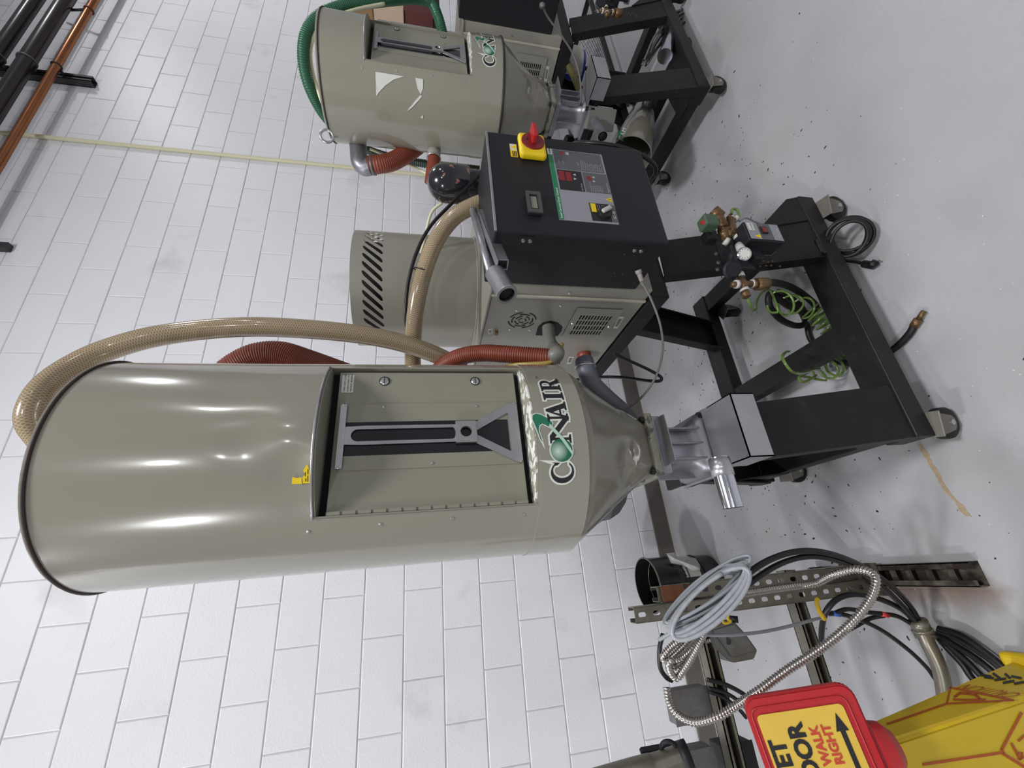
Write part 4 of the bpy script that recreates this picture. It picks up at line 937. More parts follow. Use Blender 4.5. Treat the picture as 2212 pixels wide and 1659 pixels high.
# ------------------------------------------------------------------ pneumatic control station on the right front leg
m_tape = mat('thread_tape_white', (188, 186, 180), 0.6)
def make_pneu(label):
    T = thing('pneumatic_station', at(1650, 520, Y=-1.68), label, 'air control', 'air control stations')
    Q = lambda x, y, Y=-1.70: at(x, y, Y=Y)
    YB = -1.775
    P = [Q(1612, 486, YB), Q(1677, 481, YB), Q(1690, 516, YB), Q(1623, 520, YB)]
    x0 = min(p.x for p in P); x1 = max(p.x for p in P); z0 = min(p.z for p in P); z1 = max(p.z for p in P)
    x0, x1 = sum(sorted(p.x for p in P)[:2]) / 2, sum(sorted(p.x for p in P)[2:]) / 2; z0, z1 = sum(sorted(p.z for p in P)[:2]) / 2, sum(sorted(p.z for p in P)[2:]) / 2
    tb = box('timer_box', (x0 - 0.004, YB + 0.001, z0 - 0.004), (x1 + 0.004, YB + 0.060, z1 + 0.004), m_ctrl, T, 0.003)
    F = lambda e: (lambda a, b: Vector((x0 + (x1 - x0) * a, YB - e, z0 + (z1 - z0) * b)))
    def pp(q, e, m): return slab('panel_print', [F(e)(a, b) for a, b in q], (0, -1, 0), 0.0002, m, tb)
    pp(rect(0, 0, 1, 1), 0.0006, mat('panel_grey', (140, 140, 147))); pp(rect(0.0, 0.28, 1, 0.66), 0.001, mat('panel_dark_grey', (84, 85, 87)))
    pp(rect(0.52, 0.78, 0.98, 0.96), 0.001, m_paper); pp([(0.06, 0.68), (0.30, 0.68), (0.18, 0.86)], 0.001, m_yel)
    rk = slab('rocker_switch', [F(0.001)(a, b) for a, b in rect(0.34, 0.42, 0.76, 0.62)], (0, -1, 0), 0.004, m_ink, tb, 0.001)
    slab('rocker_red', [F(0.0052)(a, b) for a, b in rect(0.40, 0.45, 0.68, 0.58)], (0, -1, 0), 0.001, mat('red_display', (128, 22, 26)), rk)
    sx = x1 - x0
    def tx(t, a, b, s, m): decal('panel_text', None, lambda u, v: F(0.0016)(a, b) + Vector((u, 0, v)), m, tb, text=t, size=s)
    tx('CONAIR', 0.55, 0.83, sx * 0.105, m_ink); tx('FilterPurge', 0.18, 0.07, sx * 0.13, m_paper); tx('ON', 0.82, 0.5, sx * 0.07, m_paper)
    # cast filter and regulator body
    lathe('filter_bowl', [(0, 0), (0.026, 0), (0.030, 0.006), (0.030, 0.050), (0.024, 0.058), (0, 0.058)], Q(1578, 555, -1.69), m_ctrl, T, 28, Q(1596, 556, -1.69) - Q(1560, 553, -1.66))
    M = Matrix.Translation(Q(1592, 560)) @ Matrix.Rotation(R_(0), 4, 'Z')
    box('regulator_block', (-0.055, -0.022, -0.030), (0.045, 0.022, 0.026), m_ctrl, T, 0.006, M)
    box('regulator_block', (-0.028, -0.040, -0.058), (0.040, 0.0, -0.022), m_ctrl, T, 0.005, M)
    lathe('knob_ring', [(0, 0), (0.028, 0), (0.028, 0.006), (0.022, 0.010), (0.022, 0.016), (0, 0.016)], Q(1580, 583, -1.715), m_ctrl, T, 28, (-0.5, -0.75, 0.2))
    box('mount_plate', (-0.06, -0.004, -0.07), (0.05, 0.0, 0.05), m_black, T, 0.001, Matrix.Translation(Q(1580, 552, -1.655)))
    for px, py in ((1546, 549), (1551, 568), (1549, 583)): p = Q(px, py, -1.665); lathe('bolt', [(0, 0), (0.006, 0), (0.005, 0.005), (0, 0.006)], p, m_galv, T, 10, (0, -1, 0))
    for px, py in ((1615, 568), (1625, 572), (1648, 565), (1658, 567), (1668, 565), (1641, 576), (1654, 575), (1665, 574), (1684, 576)):
        lathe('bolt', [(0, 0), (0.0038, 0), (0.003, 0.003), (0, 0.004)], Q(px, py, -1.668), m_brass, T, 8, (0, -1, 0))
    box('connector_block', (-0.012, -0.012, -0.014), (0.012, 0.012, 0.014), mat('clear_grey_plug', (120, 118, 116), 0.2), T, 0.003, Matrix.Translation(Q(1661, 541, -1.715)))
    # gauge
    ga = Vector((-0.35, -0.85, 0.30)).normalized(); gc = Q(1608, 548, -1.765)
    gg = lathe('gauge', [(0, -0.018), (0.017, -0.018), (0.0195, -0.012), (0.0205, 0), (0.0180, 0.002), (0.0170, -0.001), (0, -0.001)], gc, m_polish, T, 32, ga)
    lathe('gauge_dial', [(0, 0), (0.0168, 0), (0.0168, 0.0006), (0, 0.0006)], gc - ga * 0.0006, m_paper, gg, 28, ga)
    gx, gy = frame_for(ga)
    for k in range(9):
        a = R_(-40 + k * 32); d_ = gx * math.cos(a) + gy * math.sin(a); t_ = gx * -math.sin(a) + gy * math.cos(a); c_ = gc + ga * 0.0004
        slab('dial_mark', [c_ + d_ * 0.0118 + t_ * 0.0006, c_ + d_ * 0.0152 + t_ * 0.0006, c_ + d_ * 0.0152 - t_ * 0.0006, c_ + d_ * 0.0118 - t_ * 0.0006], ga, 0.0002, m_ink, gg)
    # solenoid valve and brass pipework
    sv = box('solenoid', (-0.021, -0.021, -0.024), (0.021, 0.021, 0.024), m_solen, T, 0.006, Matrix.Translation(Q(1530, 483, -1.74)), 3)
    cyl('indicator', Q(1517, 481, -1.768), Q(1517, 481, -1.768) + Vector((-0.003, -0.004, 0.001)), 0.006, m_red, sv, 14)
    box('coil_plug', (-0.019, -0.017, -0.018), (0.017, 0.017, 0.018), m_rubber, T, 0.003, Matrix.Translation(Q(1532, 513, -1.71)))
    def br(pts, r, nm='brass_fitting', m=m_brass): return tube(nm, [Q(*p) for p in pts], r, m, T, 14, spline=False)
    br([(1547, 462, -1.73), (1563, 492, -1.73)], 0.017); br([(1540, 456, -1.73), (1556, 470, -1.73)], 0.020); br([(1556, 498, -1.73), (1572, 496, -1.73)], 0.012)
    br([(1561, 494, -1.73), (1569, 517, -1.72)], 0.0150); br([(1569, 505, -1.73), (1584, 504, -1.73)], 0.0125); br([(1583, 508, -1.73), (1578, 474, -1.73)], 0.0130); br([(1572, 466, -1.73), (1588, 478, -1.73)], 0.0085)
    for a, b in (((1590, 503, -1.73), (1594, 515, -1.73)), ((1565, 519, -1.72), (1573, 523, -1.72)), ((1576, 472, -1.73), (1582, 476, -1.73)), ((1586, 471, -1.73), (1592, 477, -1.73)), ((1597, 530, -1.73), (1602, 541, -1.74))):
        br([a, b], 0.0128, 'thread_tape', m_tape)
    tube('air_loop', [Q(*p) for p in ((1580, 462, -1.73), (1582, 452, -1.73), (1592, 453, -1.73), (1596, 466, -1.73), (1592, 474, -1.73))], 0.0045, m_tubegreen, T, 10)
    tube('grey_lead', [Q(*p) for p in ((1597, 478, -1.73), (1612, 471, -1.72), (1634, 480, -1.71), (1650, 486, -1.7))], 0.0028, m_greycab, T, 8)
    # brass cross under the regulator
    br([(1600, 600, -1.71), (1610, 626, -1.71)], 0.0115); br([(1588, 612, -1.71), (1625, 614, -1.71)], 0.0110); br([(1625, 614, -1.71), (1634, 614, -1.71)], 0.0135)
    br([(1634, 614, -1.71), (1656, 613, -1.71)], 0.0190); br([(1580, 615, -1.71), (1590, 614, -1.71)], 0.0085); br([(1608, 630, -1.71), (1613, 641, -1.71)], 0.0125)
    for a, b in (((1597, 591, -1.71), (1600, 598, -1.71)), ((1588, 614, -1.71), (1594, 614, -1.71)), ((1622, 613, -1.71), (1627, 613, -1.71)), ((1607, 624, -1.71), (1610, 629, -1.71))):
        br([a, b], 0.0130, 'thread_tape', m_tape)
    return T
pn1 = make_pneu('cluster of brass fittings, gauge and small black timer box on the near cart leg')
pn2 = copy_tree(pn1, None, SH + Vector((0.0, 0.0, 0.0))); pn2['label'] = 'dark air fitting cluster on the far cart at the top edge'
ca1 = None
# coiled green air tube, threaded through the cart
def helix(A, B, R, turns, n=14, wob=0.0, R2=None):
    A, B = Vector(A), Vector(B); d = B - A; x, y = frame_for(d); out = []
    for i in range(int(turns * n) + 1):
        t = i / (turns * n); a = 2 * PI * turns * t; rr = R + ((R2 or R) - R) * t
        out.append(A + d * t + (x * math.cos(a) * (1 + wob * math.sin(7 * t)) + y * math.sin(a)) * rr)
    return out
lead = [at(1613, 641, Y=-1.70), at(1619, 656, Y=-1.69), at(1627, 671, Y=-1.66), at(1633, 668, Y=-1.63), at(1634, 650, Y=-1.6), at(1645, 632, Y=-1.57), at(1664, 628, Y=-1.55)]
h_ = helix(at(1672, 652, Y=-1.54), at(1745, 664, Y=-1.50), 0.036, 3.2, wob=0.3) + helix(at(1750, 668, Y=-1.50), at(1812, 730, Y=-1.50), 0.030, 6.5)
o = tube('coiled_air_tube', lead + h_, 0.0042, m_tubegreen, None, 8, n=3); tag(o, 'green coiled air tube under the brass cross fitting', 'air tube')
h_ = [at(1620 + 0, 640, Y=-1.5)] and helix(at(1862, 768, Y=-1.44), at(1778, 800, Y=-1.44), 0.030, 6.5, R2=0.040) + [at(1762, 812, Y=-1.46), at(1735, 826, Y=-1.46), at(1728, 812, Y=-1.46), at(1785, 822, Y=-1.46), at(1768, 798, Y=-1.50), at(1735, 806, Y=-1.56), at(1712, 803, Y=-1.6), at(1698, 788, Y=-1.61), at(1690, 770, Y=-1.60), at(1698, 760, Y=-1.56), at(1705, 758, Y=-1.5)]
o = tube('coiled_air_tube', h_, 0.0045, m_tubegreen, None, 8, n=3); tag(o, 'green coiled air tube looped over the cross rail of the near cart', 'air tube')
bh = [(1658, 610, -1.69), (1682, 612, -1.62), (1712, 622, -1.55), (1740, 640, -1.52), (1762, 662, -1.50), (1752, 678, -1.48), (1720, 668, -1.48), (1690, 652, -1.50), (1664, 634, -1.52), (1662, 660, -1.50), (1684, 688, -1.46), (1712, 702, -1.42), (1734, 702, -1.42), (1741, 688, -1.42), (1728, 660, -1.45), (1700, 640, -1.5), (1680, 632, -1.5), (1700, 660, -1.45), (1735, 672, -1.42)]
o = tube('air_hose', [at(x, y, Y=Y) for x, y, Y in bh], 0.0120, m_rubber, None, 14, n=6); tag(o, 'thick black air hose coiled around the green tube under the cart leg', 'hose')
o = tube('air_hose', [at(x, y, Z=z) for x, y, z in ((1728, 668, 0.03), (1742, 700, 0.02), (1752, 735, 0.015), (1790, 775, 0.012), (1850, 785, 0.012), (1905, 768, 0.012), (1938, 748, 0.012), (1965, 720, 0.012), (1978, 697, 0.013))], 0.0105, m_rubber, None, 14, n=8); tag(o, 'black air hose running out under the front rail to a brass coupling', 'hose')
tube('coupling', [at(1974, 705, Z=0.0125), at(1984, 690, Z=0.014)], 0.0125, m_brass, o, 14, spline=False); tube('coupling_nipple', [at(1984, 690, Z=0.014), at(1996, 672, Z=0.014)], 0.0075, m_brass, o, 12, spline=False)
# coiled power cord leaning against the front rail
cc0 = at(1833, 512, Z=0.070); ax_ = (CAM - cc0).normalized(); gx, gy = frame_for(ax_)
cc0 = cc0 + ax_ * 0.0
pts = [at(1762, 520, Y=-1.70), at(1778, 545, Y=-1.71)]
for i in range(5 * 16):
    t = i / 16; a = 2 * PI * t + 2.4; k = int(t)
    Rx = (0.066, 0.060, 0.064, 0.052, 0.058)[k]; Ry = (0.066, 0.064, 0.055, 0.060, 0.048)[k]; oc = ((0, 0), (0.004, -0.004), (-0.004, 0.006), (0.006, 0.004), (-0.006, -0.004))[k]
    pts.append(cc0 + gx * (math.cos(a) * Rx + oc[0]) + gy * (math.sin(a) * Ry + oc[1]) + ax_ * (0.007 * k - 0.004))
pts += [at(1822, 560, Z=0.03), at(1850, 566, Z=0.014), at(1868, 570, Z=0.012)]
o = tube('power_cord', pts, 0.0056, m_cable, None, 10, n=3); tag(o, 'coiled black power cord with plug leaning on the front rail', 'cord')
pl = tube('plug', [at(1866, 570, Z=0.014), at(1884, 573, Z=0.016), at(1892, 566, Z=0.016)], 0.013, m_cable, o, 14, spline=False)
for s in (-0.006, 0.006): tube('prong', [at(1890, 566, Z=0.016 + s), at(1900, 562, Z=0.016 + s)], 0.0022, m_brass, pl, 8, spline=False)

# ------------------------------------------------------------------ strut stand
st = thing('strut_stand', (-0.085, -1.22, 0), 'galvanised slotted strut stand with two posts, rusty foot and two crossbars', 'stand')
def strut_post(xc, y, z0, z1, nm, par, holes=True, mm=m_strut):
    wd = 0.041; p = 0.048; n = int((z1 - z0) / p); f = lambda a, b: Vector((xc + a, y, z0 + b)); cc = []
    for i in range(n): cc.append(cell(-wd / 2, wd / 2, i * p, (i + 1) * p, 0, (i + 0.5) * p, 0.0070, 0.0125, 4))
    w_ = holed(nm, cc, f, mm, par, 0.0025)
    for s in (-1, 1):
        box('strut_side', (xc + s * wd / 2 - 0.00125, y, z0), (xc + s * wd / 2 + 0.00125, y + 0.041, z0 + n * p), mm, w_, 0.0005)
        box('strut_lip', (xc + s * wd / 2 - (0.010 if s > 0 else 0), y + 0.0385, z0), (xc + s * wd / 2 + (0 if s > 0 else 0.010), y + 0.041, z0 + n * p), mm, w_, 0.0005)
    return w_
strut_post(-0.1130, -1.238, 0.042, 0.936, 'post', st); strut_post(-0.0660, -1.222, 0.042, 0.83, 'post', st)
m_rust = mat('rusty_strut', (92, 84, 74), 0.55, 0.4, var=0.4, vscale=25, rgb2=(34, 22, 18), v2=(0.42, 0.58), s2=14, bump=0.001, bscale=60)
bm = bmesh.new(); X0, X1, Y0, Y1 = -0.112, -0.048, -1.565, -1.02
bm_box(bm, (X0, Y0, 0), (X1, Y1, 0.003)); bm_box(bm, (X0, Y0, 0), (X0 + 0.003, Y1, 0.038)); bm_box(bm, (X1 - 0.003, Y0, 0), (X1, Y1, 0.038)); bm_box(bm, (X0, Y0, 0.035), (X0 + 0.017, Y1, 0.038)); bm_box(bm, (X1 - 0.017, Y0, 0.035), (X1, Y1, 0.038))
from_bm('foot', bm, m_rust, st)
for y in (-1.50, -1.44, -1.38, -1.33): box('strut_nut', (-0.098, y - 0.010, 0.004), (-0.062, y + 0.010, 0.022), m_rust, st, 0.002)
box('post_bracket', (-0.140, -1.30, 0.038), (-0.040, -1.16, 0.043), m_rust, st, 0.001)
def xbar(z, y, x0, x1, nm):
    bm = bmesh.new(); h = 0.0205
    bm_box(bm, (x0, y, z - h), (x1, y + 0.003, z + h)) if False else None
    bm_box(bm, (x0, y + 0.038, z - h), (x1, y + 0.041, z + h)); bm_box(bm, (x0, y, z + h - 0.003), (x1, y + 0.041, z + h)); bm_box(bm, (x0, y, z - h), (x1, y + 0.041, z - h + 0.003))
    bm_box(bm, (x0, y, z + h - 0.010), (x1, y + 0.003, z + h)); bm_box(bm, (x0, y, z - h), (x1, y + 0.003, z - h + 0.010))
    b = from_bm(nm, bm, m_strut, st)
    box('strut_groove', (x0 + 0.002, y + 0.030, z - h + 0.003), (x1 - 0.002, y + 0.0375, z + h - 0.003), m_dark, b, 0)
xbar(0.285, -1.196, -1.35, -0.04, 'crossbar'); xbar(0.655, -1.196, -1.35, -0.09, 'crossbar')
# angle iron clamp pieces at the post top
box('angle_clip', (-0.088, -1.232, 0.70), (-0.044, -1.226, 0.80), mat('rusty_clip', (112, 70, 48), 0.6, 0.3, var=0.3, vscale=30), st, 0.001)
for px, py in ((1478, 1266), (1494, 1263)): cyl('clip_hole', at(px, py, Y=-1.2325), at(px, py, Y=-1.2335), 0.007, m_dark, st, 14)
# gear on the stand
def gbox(px, py, Y, hx, hy, hz, label, rz=0, rx=0, m=m_galv, lid=True, name='junction_box', knock=True):
    c = at(px, py, Y=Y); M = Matrix.Translation(c) @ Matrix.Rotation(R_(rz), 4, 'Z') @ Matrix.Rotation(R_(rx), 4, 'X')
    T = thing(name, c, label, 'electrical box')
    box('body', (-hx, -hy, -hz), (hx, hy, hz), m, T, 0.004, M)
    if lid: box('cover', (-hx - 0.002, -hy - 0.003, -hz - 0.002), (hx + 0.002, -hy, hz + 0.002), m, T, 0.001, M)
    if knock:
        for s in (-0.5, 0.5):
            c1_ = M @ Vector((s * hx, -hy - 0.003, s * 0.3 * hz)); lathe('knockout', [(0.0, 0), (0.010, 0), (0.010, 0.0008), (0, 0.0008)], c1_, m, T, 16, M.to_3x3() @ Vector((0, -1, 0)))
    return T
g1 = gbox(1486, 1520, -1.125, 0.042, 0.022, 0.062, 'grey galvanised junction box behind the upper crossbar')
g2 = gbox(1497, 1652, -1.125, 0.042, 0.028, 0.060, 'larger grey junction box at the bottom picture edge on the upper crossbar')
g3 = gbox(1590, 1660, -1.10, 0.07, 0.035, 0.05, 'black relay box with a green strip beside the red sign', m=m_ctrl, name='relay_box', knock=False)
p = at(1592, 1600, Y=-1.145); slab('green_strip', [at(1572, 1606, Y=-1.140), at(1580, 1602, Y=-1.140), at(1606, 1624, Y=-1.140), at(1599, 1630, Y=-1.140)], (0, -1, 0), 0.002, mat('panel_green', (28, 116, 76)), g3)
# octagonal box hanging from the post
T = thing('conduit_body', at(1592, 1400, Y=-1.18), 'grey angular conduit box with a black plug hanging under the slotted post', 'electrical box')
P = [at(x, y, Y=-1.20) for x, y in ((1534, 1361), (1588, 1344), (1612, 1370), (1637, 1405), (1630, 1424), (1586, 1432), (1576, 1429), (1547, 1402))]
slab('body', P, (0, 1, 0), 0.06, m_galv, T, 0.003)
slab('cover', [at(x, y, Y=-1.207) for x, y in ((1540, 1362), (1586, 1349), (1610, 1372), (1632, 1405), (1583, 1420))], (0, 1, 0), 0.004, m_galv, T, 0.001)
tube('black_plug', [at(1586, 1345, Y=-1.19), at(1584, 1330, Y=-1.19)], 0.013, m_rubber, T, 16, spline=False)
cyl('cover_hole', at(1572, 1385, Y=-1.2075), at(1572, 1385, Y=-1.209), 0.010, m_dark, T, 16)
tube('short_flex', [at(1510, 1393, Y=-1.18), at(1530, 1384, Y=-1.18), at(1556, 1377, Y=-1.19)], 0.008, m_flex, T, 12, rings=0.003, pitch=0.008)
hose('yellow_tie', 'yellow twisted tie on the rod above the hanging conduit box', 'tie', [(1574, 1322, 1.08), (1572, 1336, 1.08), (1578, 1342, 1.08), (1566, 1346, 1.08), (1560, 1340, 1.08)], 0.0035, mat('yellow_vinyl', (206, 168, 28), 0.4), 8)
hose('threaded_rod', 'thin grey rod ending at the yellow tie', 'rod', [(1523, 1360, 1.10), (1572, 1343, 1.09)], 0.006, m_strut, 10)
# grey cable coil wound on the posts
rnd = random.Random(4); pts = []
for k in range(6):
    A0 = (1438 + rnd.uniform(-4, 16), 1352 + rnd.uniform(-10, 6)); B0 = (1624 - (k % 3) * 17 - rnd.uniform(0, 8), 1206 + (k % 3) * 16 + rnd.uniform(-3, 8)); wv = (26, 34, 17, 30, 21, 38)[k]
    for i in range(14):
        a = 2 * PI * i / 14 + 0.5; sx_ = 0.5 + 0.5 * math.cos(a)
        px = A0[0] + (B0[0] - A0[0]) * sx_ + wv * math.sin(a) * 0.60 * (0.7 + 0.5 * sx_); py = A0[1] + (B0[1] - A0[1]) * sx_ + wv * math.sin(a) * 0.80 * (0.7 + 0.5 * sx_)
        pts.append(at(px, py, D=1.01 - 0.03 * math.sin(a) + 0.006 * k))
o = tube('data_cable', pts, 0.0040, m_greycab, None, 8, n=4); tag(o, 'bundle of printed grey cable coiled over the slotted posts', 'cable')
m_flexl = mat('grey_liquidtight', (150, 153, 158), 0.3, var=0.1, vscale=60)
pts = []
for k in range(3):
    for i in range(16):
        a = 2 * PI * i / 16 - 0.6; sx_ = 0.5 + 0.5 * math.cos(a)
        px = 1448 + (1608 - 1448) * sx_ + 22 * math.sin(a) * (0.8 + 0.15 * k); py = 1366 + (1222 - 1366) * sx_ + 28 * math.sin(a) * (0.8 + 0.15 * k)
        pts.append(at(px + 4 * k, py + 5 * k, D=0.985 - 0.022 * math.sin(a) - 0.006 * k))
o = tube('grey_conduit_loop', pts, 0.0050, m_flexl, None, 10, n=4); tag(o, 'thicker pale grey conduit looped with the cable bundle', 'conduit')
# steel flex loops
loops = [[(1530, 1262), (1520, 1250), (1506, 1262), (1512, 1290), (1532, 1290)], [(1548, 1322), (1510, 1352), (1470, 1380), (1440, 1408), (1432, 1422), (1446, 1424), (1480, 1392), (1524, 1345)], [(1556, 1320), (1530, 1355), (1505, 1392), (1475, 1420), (1452, 1428), (1450, 1436), (1462, 1438), (1492, 1408), (1520, 1370), (1536, 1330)], [(1534, 1330), (1520, 1368), (1500, 1410), (1476, 1448), (1462, 1464), (1450, 1455), (1444, 1436), (1452, 1424)]]
for i, L in enumerate(loops[1:]):
    hose('flex_conduit', ('bright steel flex loop, upper one of three beside the grey box', 'bright steel flex loop, middle one of three beside the grey box', 'bright steel flex loop, lowest of three curling over the grey box')[i], 'conduit', [(x, y, 1.03 - 0.02 * i) for x, y in L], 0.0075, m_flex, 14, rings=0.003, pitch=0.0062, spiral=True)
hose('flex_conduit', 'long bright steel flex conduit arching from the posts down to the red sign', 'conduit',
     [(1560, 1288, 1.10), (1640, 1276, 1.12), (1720, 1265, 1.14), (1762, 1260, 1.12), (1800, 1242, 1.08), (1846, 1230, 1.05), (1882, 1238, 1.02), (1892, 1258, 1.00), (1880, 1294, 0.99), (1840, 1345, 0.98), (1780, 1396, 0.98), (1700, 1448, 0.98), (1640, 1492, 0.98), (1590, 1525, 1.0), (1545, 1550, 1.0), (1500, 1560, 1.02), (1465, 1545, 1.05), (1446, 1518, 1.08), (1440, 1484, 1.1)], 0.0088, m_flex, 14, rings=0.0034, pitch=0.0072, spiral=True)
hose('grey_cable', 'single thin grey cable drooping from the bundle to a yellow tag', 'cable', [(1448, 1340, 1.03), (1468, 1360, 1.02), (1510, 1370, 1.0), (1570, 1372, 1.0), (1640, 1366, 1.04), (1700, 1354, 1.08), (1760, 1338, 1.14), (1778, 1336, 1.16)], 0.0040, m_greycab, 8)
hose('grey_cable', 'short grey cable end sticking out left of the strut post', 'cable', [(1424, 1382, 1.03), (1460, 1362, 1.0), (1520, 1340, 0.98), (1560, 1310, 0.97)], 0.0046, m_greycab, 8)
hose('yellow_tag', 'yellow tape tag with white end hanging on the grey cable', 'tag', [(1768, 1292, 1.12), (1764, 1298, 1.12), (1769, 1318, 1.12), (1776, 1330, 1.12), (1782, 1338, 1.12)], 0.0055, mat('yellow_vinyl', (206, 168, 28), 0.4), 6)
# black cables
bl = [('two black cables arching from the bundle to the steel conduit end', [(1560, 1300, 1.02), (1620, 1236, 1.03), (1680, 1202, 1.06), (1740, 1190, 1.08), (1800, 1198, 1.10), (1860, 1222, 1.13), (1920, 1262, 1.17), (1965, 1308, 1.22), (1990, 1350, 1.26)], 0.0075),
      ('second black cable just below the highest arching one', [(1575, 1300, 1.03), (1630, 1252, 1.04), (1690, 1216, 1.07), (1750, 1202, 1.09), (1810, 1212, 1.11), (1868, 1240, 1.14), (1920, 1280, 1.18), (1960, 1320, 1.22), (1984, 1352, 1.26)], 0.0070),
      ('black cable bending back down behind the flex conduit', [(1984, 1352, 1.26), (1950, 1318, 1.23), (1900, 1294, 1.20), (1850, 1284, 1.19), (1812, 1292, 1.19), (1786, 1318, 1.2), (1776, 1352, 1.22), (1774, 1390, 1.24)], 0.0075),
      ('black cable with a red tape ring', [(1978, 1354, 1.26), (1940, 1332, 1.24), (1905, 1326, 1.24), (1870, 1322, 1.23), (1830, 1316, 1.22), (1800, 1326, 1.22)], 0.0062),
      ('black cable with a blue tape ring crossing below the steel conduit', [(1790, 1326, 1.22), (1812, 1326, 1.22), (1850, 1336, 1.23), (1905, 1362, 1.25), (1960, 1402, 1.27), (2000, 1440, 1.28), (2022, 1470, 1.28)], 0.0062),
      ('black cable running under the flex conduit toward the red tape ring', [(1812, 1372, 1.25), (1850, 1352, 1.25), (1880, 1336, 1.25), (1910, 1330, 1.24)], 0.0058)]
for i, (lb, L, r) in enumerate(bl):
    o = hose('black_cable', lb if i else 'highest black cable arching from the bundle to the steel conduit end', 'cable', L, r, m_cable, 10)
    if 'red tape' in lb and i == 3: tube('red_tape', [at(1903, 1326, D=1.24), at(1918, 1329, D=1.24)], r + 0.001, mat('red_tape', (176, 52, 46), 0.4), o, 12, spline=False)
    if 'blue' in lb: tube('blue_tape', [at(1798, 1325, D=1.22), at(1814, 1327, D=1.22)], r + 0.0012, mat('blue_tape', (40, 92, 170), 0.4), o, 12, spline=False)
flr = [[(2026, 1362), (2060, 1376), (2110, 1405), (2160, 1442)], [(2022, 1368), (2060, 1392), (2105, 1420), (2145, 1452)], [(2018, 1372), (2050, 1396), (2090, 1430), (2122, 1462)], [(2020, 1370), (2048, 1402), (2080, 1436), (2105, 1470)], [(2028, 1358), (2075, 1372), (2130, 1410), (2175, 1448)]]
nm_ = ('outermost black floor cable', 'black floor cable second from the steel conduit', 'black floor cable closest to the steel conduit', 'black floor cable third from the steel conduit', 'widest arching black floor cable')
for i, L in enumerate(flr):
    hose('black_cable', nm_[i] + ' going under the yellow cone', 'cable', [(x, y, (0.03 - CAM.z) / ray(x, y).z) for x, y in L] + [(L[-1][0] + 60, L[-1][1] + 50, (0.02 - CAM.z) / ray(L[-1][0] + 60, L[-1][1] + 50).z)], 0.0088, m_cable, 10)
cd = hose('steel_conduit', 'galvanised conduit with a collar and cables coming out, behind the yellow cone', 'conduit', [(1990, 1356, 1.245), (2003, 1386, 1.235), (2022, 1424, 1.225), (2034, 1460, 1.22), (2042, 1510, 1.22)], 0.0190, m_strut, 22)
for a, b, r in (((1982, 1340), (1991, 1358), 0.0235), ((1991, 1358), (1996, 1368), 0.0265), ((1998, 1372), (2001, 1379), 0.0255)):
    tube('collar', [at(*a, D=1.245), at(*b, D=1.24)], r, m_strut, cd, 24, spline=False)
for i, (L, r) in enumerate((([(1528, 1468), (1570, 1480), (1610, 1502), (1640, 1530)], 0.0062), ([(1530, 1486), (1568, 1497), (1602, 1520), (1622, 1545)], 0.0055), ([(1532, 1494), (1565, 1508), (1596, 1532), (1612, 1550)], 0.0055))):
    hose('black_cable', ('upper', 'middle', 'lower')[i] + ' of three black cables passing between crossbar and red sign', 'cable', [(x, y, 1.25) for x, y in L], r, m_cable, 10)
hose('black_cable', 'black cable curling around the end of the upper grey box', 'cable', [(1432, 1370, 1.12), (1425, 1400, 1.12), (1426, 1440, 1.12), (1438, 1462, 1.12), (1452, 1470, 1.12)], 0.0062, m_cable, 10)
cl = hose('steel_tube', 'dull steel conduit with black clamp at the bottom picture edge', 'conduit', [(1100, 1745, 1.12), (1366, 1668, 1.12), (1420, 1656, 1.12), (1478, 1636, 1.12)], 0.030, m_strut, 24)
tube('black_sleeve', [at(1470, 1638, D=1.12), at(1490, 1632, D=1.12)], 0.036, m_ctrl, cl, 24, spline=False)
slab('clamp_bar', [at(x, y, D=1.16) for x, y in ((1384, 1632), (1388, 1626), (1466, 1612), (1470, 1622))], RF, 0.02, m_ctrl, cl, 0.002)
ringtube('clamp_eye', at(1446, 1618, D=1.13), (at(1460, 1618, D=1.13) - at(1446, 1618, D=1.13)) * 0.3 + RF * 0.02, 0.020, 0.006, m_ctrl, cl, 22, 8)

# ------------------------------------------------------------------ black pail by the wall
pc = Vector((-0.085, -0.31, 0)); pb = thing('black_pail', pc, 'open black pail standing on the floor against the wall base', 'pail')
m_pail = mat('black_pail', (24, 22, 22), 0.28, coat=0.3)
lathe('pail_body', [(0.112, 0.0), (0.118, 0.004), (0.128, 0.24), (0.131, 0.25), (0.128, 0.26), (0.130, 0.365), (0.135, 0.370), (0.135, 0.376), (0.1285, 0.378), (0.126, 0.360), (0.122, 0.24), (0.110, 0.010), (0, 0.008)], pc, m_pail, pb, 48)
ringtube('pail_rim', pc + Vector((0, 0, 0.374)), (0, 0, 1), 0.133, 0.004, m_strut, pb, 48, 6)
ringtube('inner_bead', pc + Vector((0, 0, 0.30)), (0, 0, 1), 0.1245, 0.0022, m_strut, pb, 48, 6)
for zz_ in (0.10, 0.20, 0.22): ringtube('body_bead', pc + Vector((0, 0, zz_)), (0, 0, 1), 0.121 + 0.03 * zz_, 0.003, m_pail, pb, 40, 6)
lbp = [Vector((pc.x + 0.1272 * math.cos(R_(a)), pc.y + 0.1272 * math.sin(R_(a)), 0)) for a in range(-80, -9, 10)]
V = []; F = []
for i, q in enumerate(lbp): V += [Vector((q.x, q.y, 0.13)), Vector((q.x, q.y, 0.29))]
for i in range(len(lbp) - 1): F.append((2 * i, 2 * i + 2, 2 * i + 3, 2 * i + 1))
mk('pail_label', V, F, m_paper, pb, solid=0.0006)
bg = thing('paper_wrapper', at(1462, 1208, Y=-0.42), 'crumpled white wrapper with red edge draped over the pail rim', 'wrapper')
rn = random.Random(2); V = []; F = []
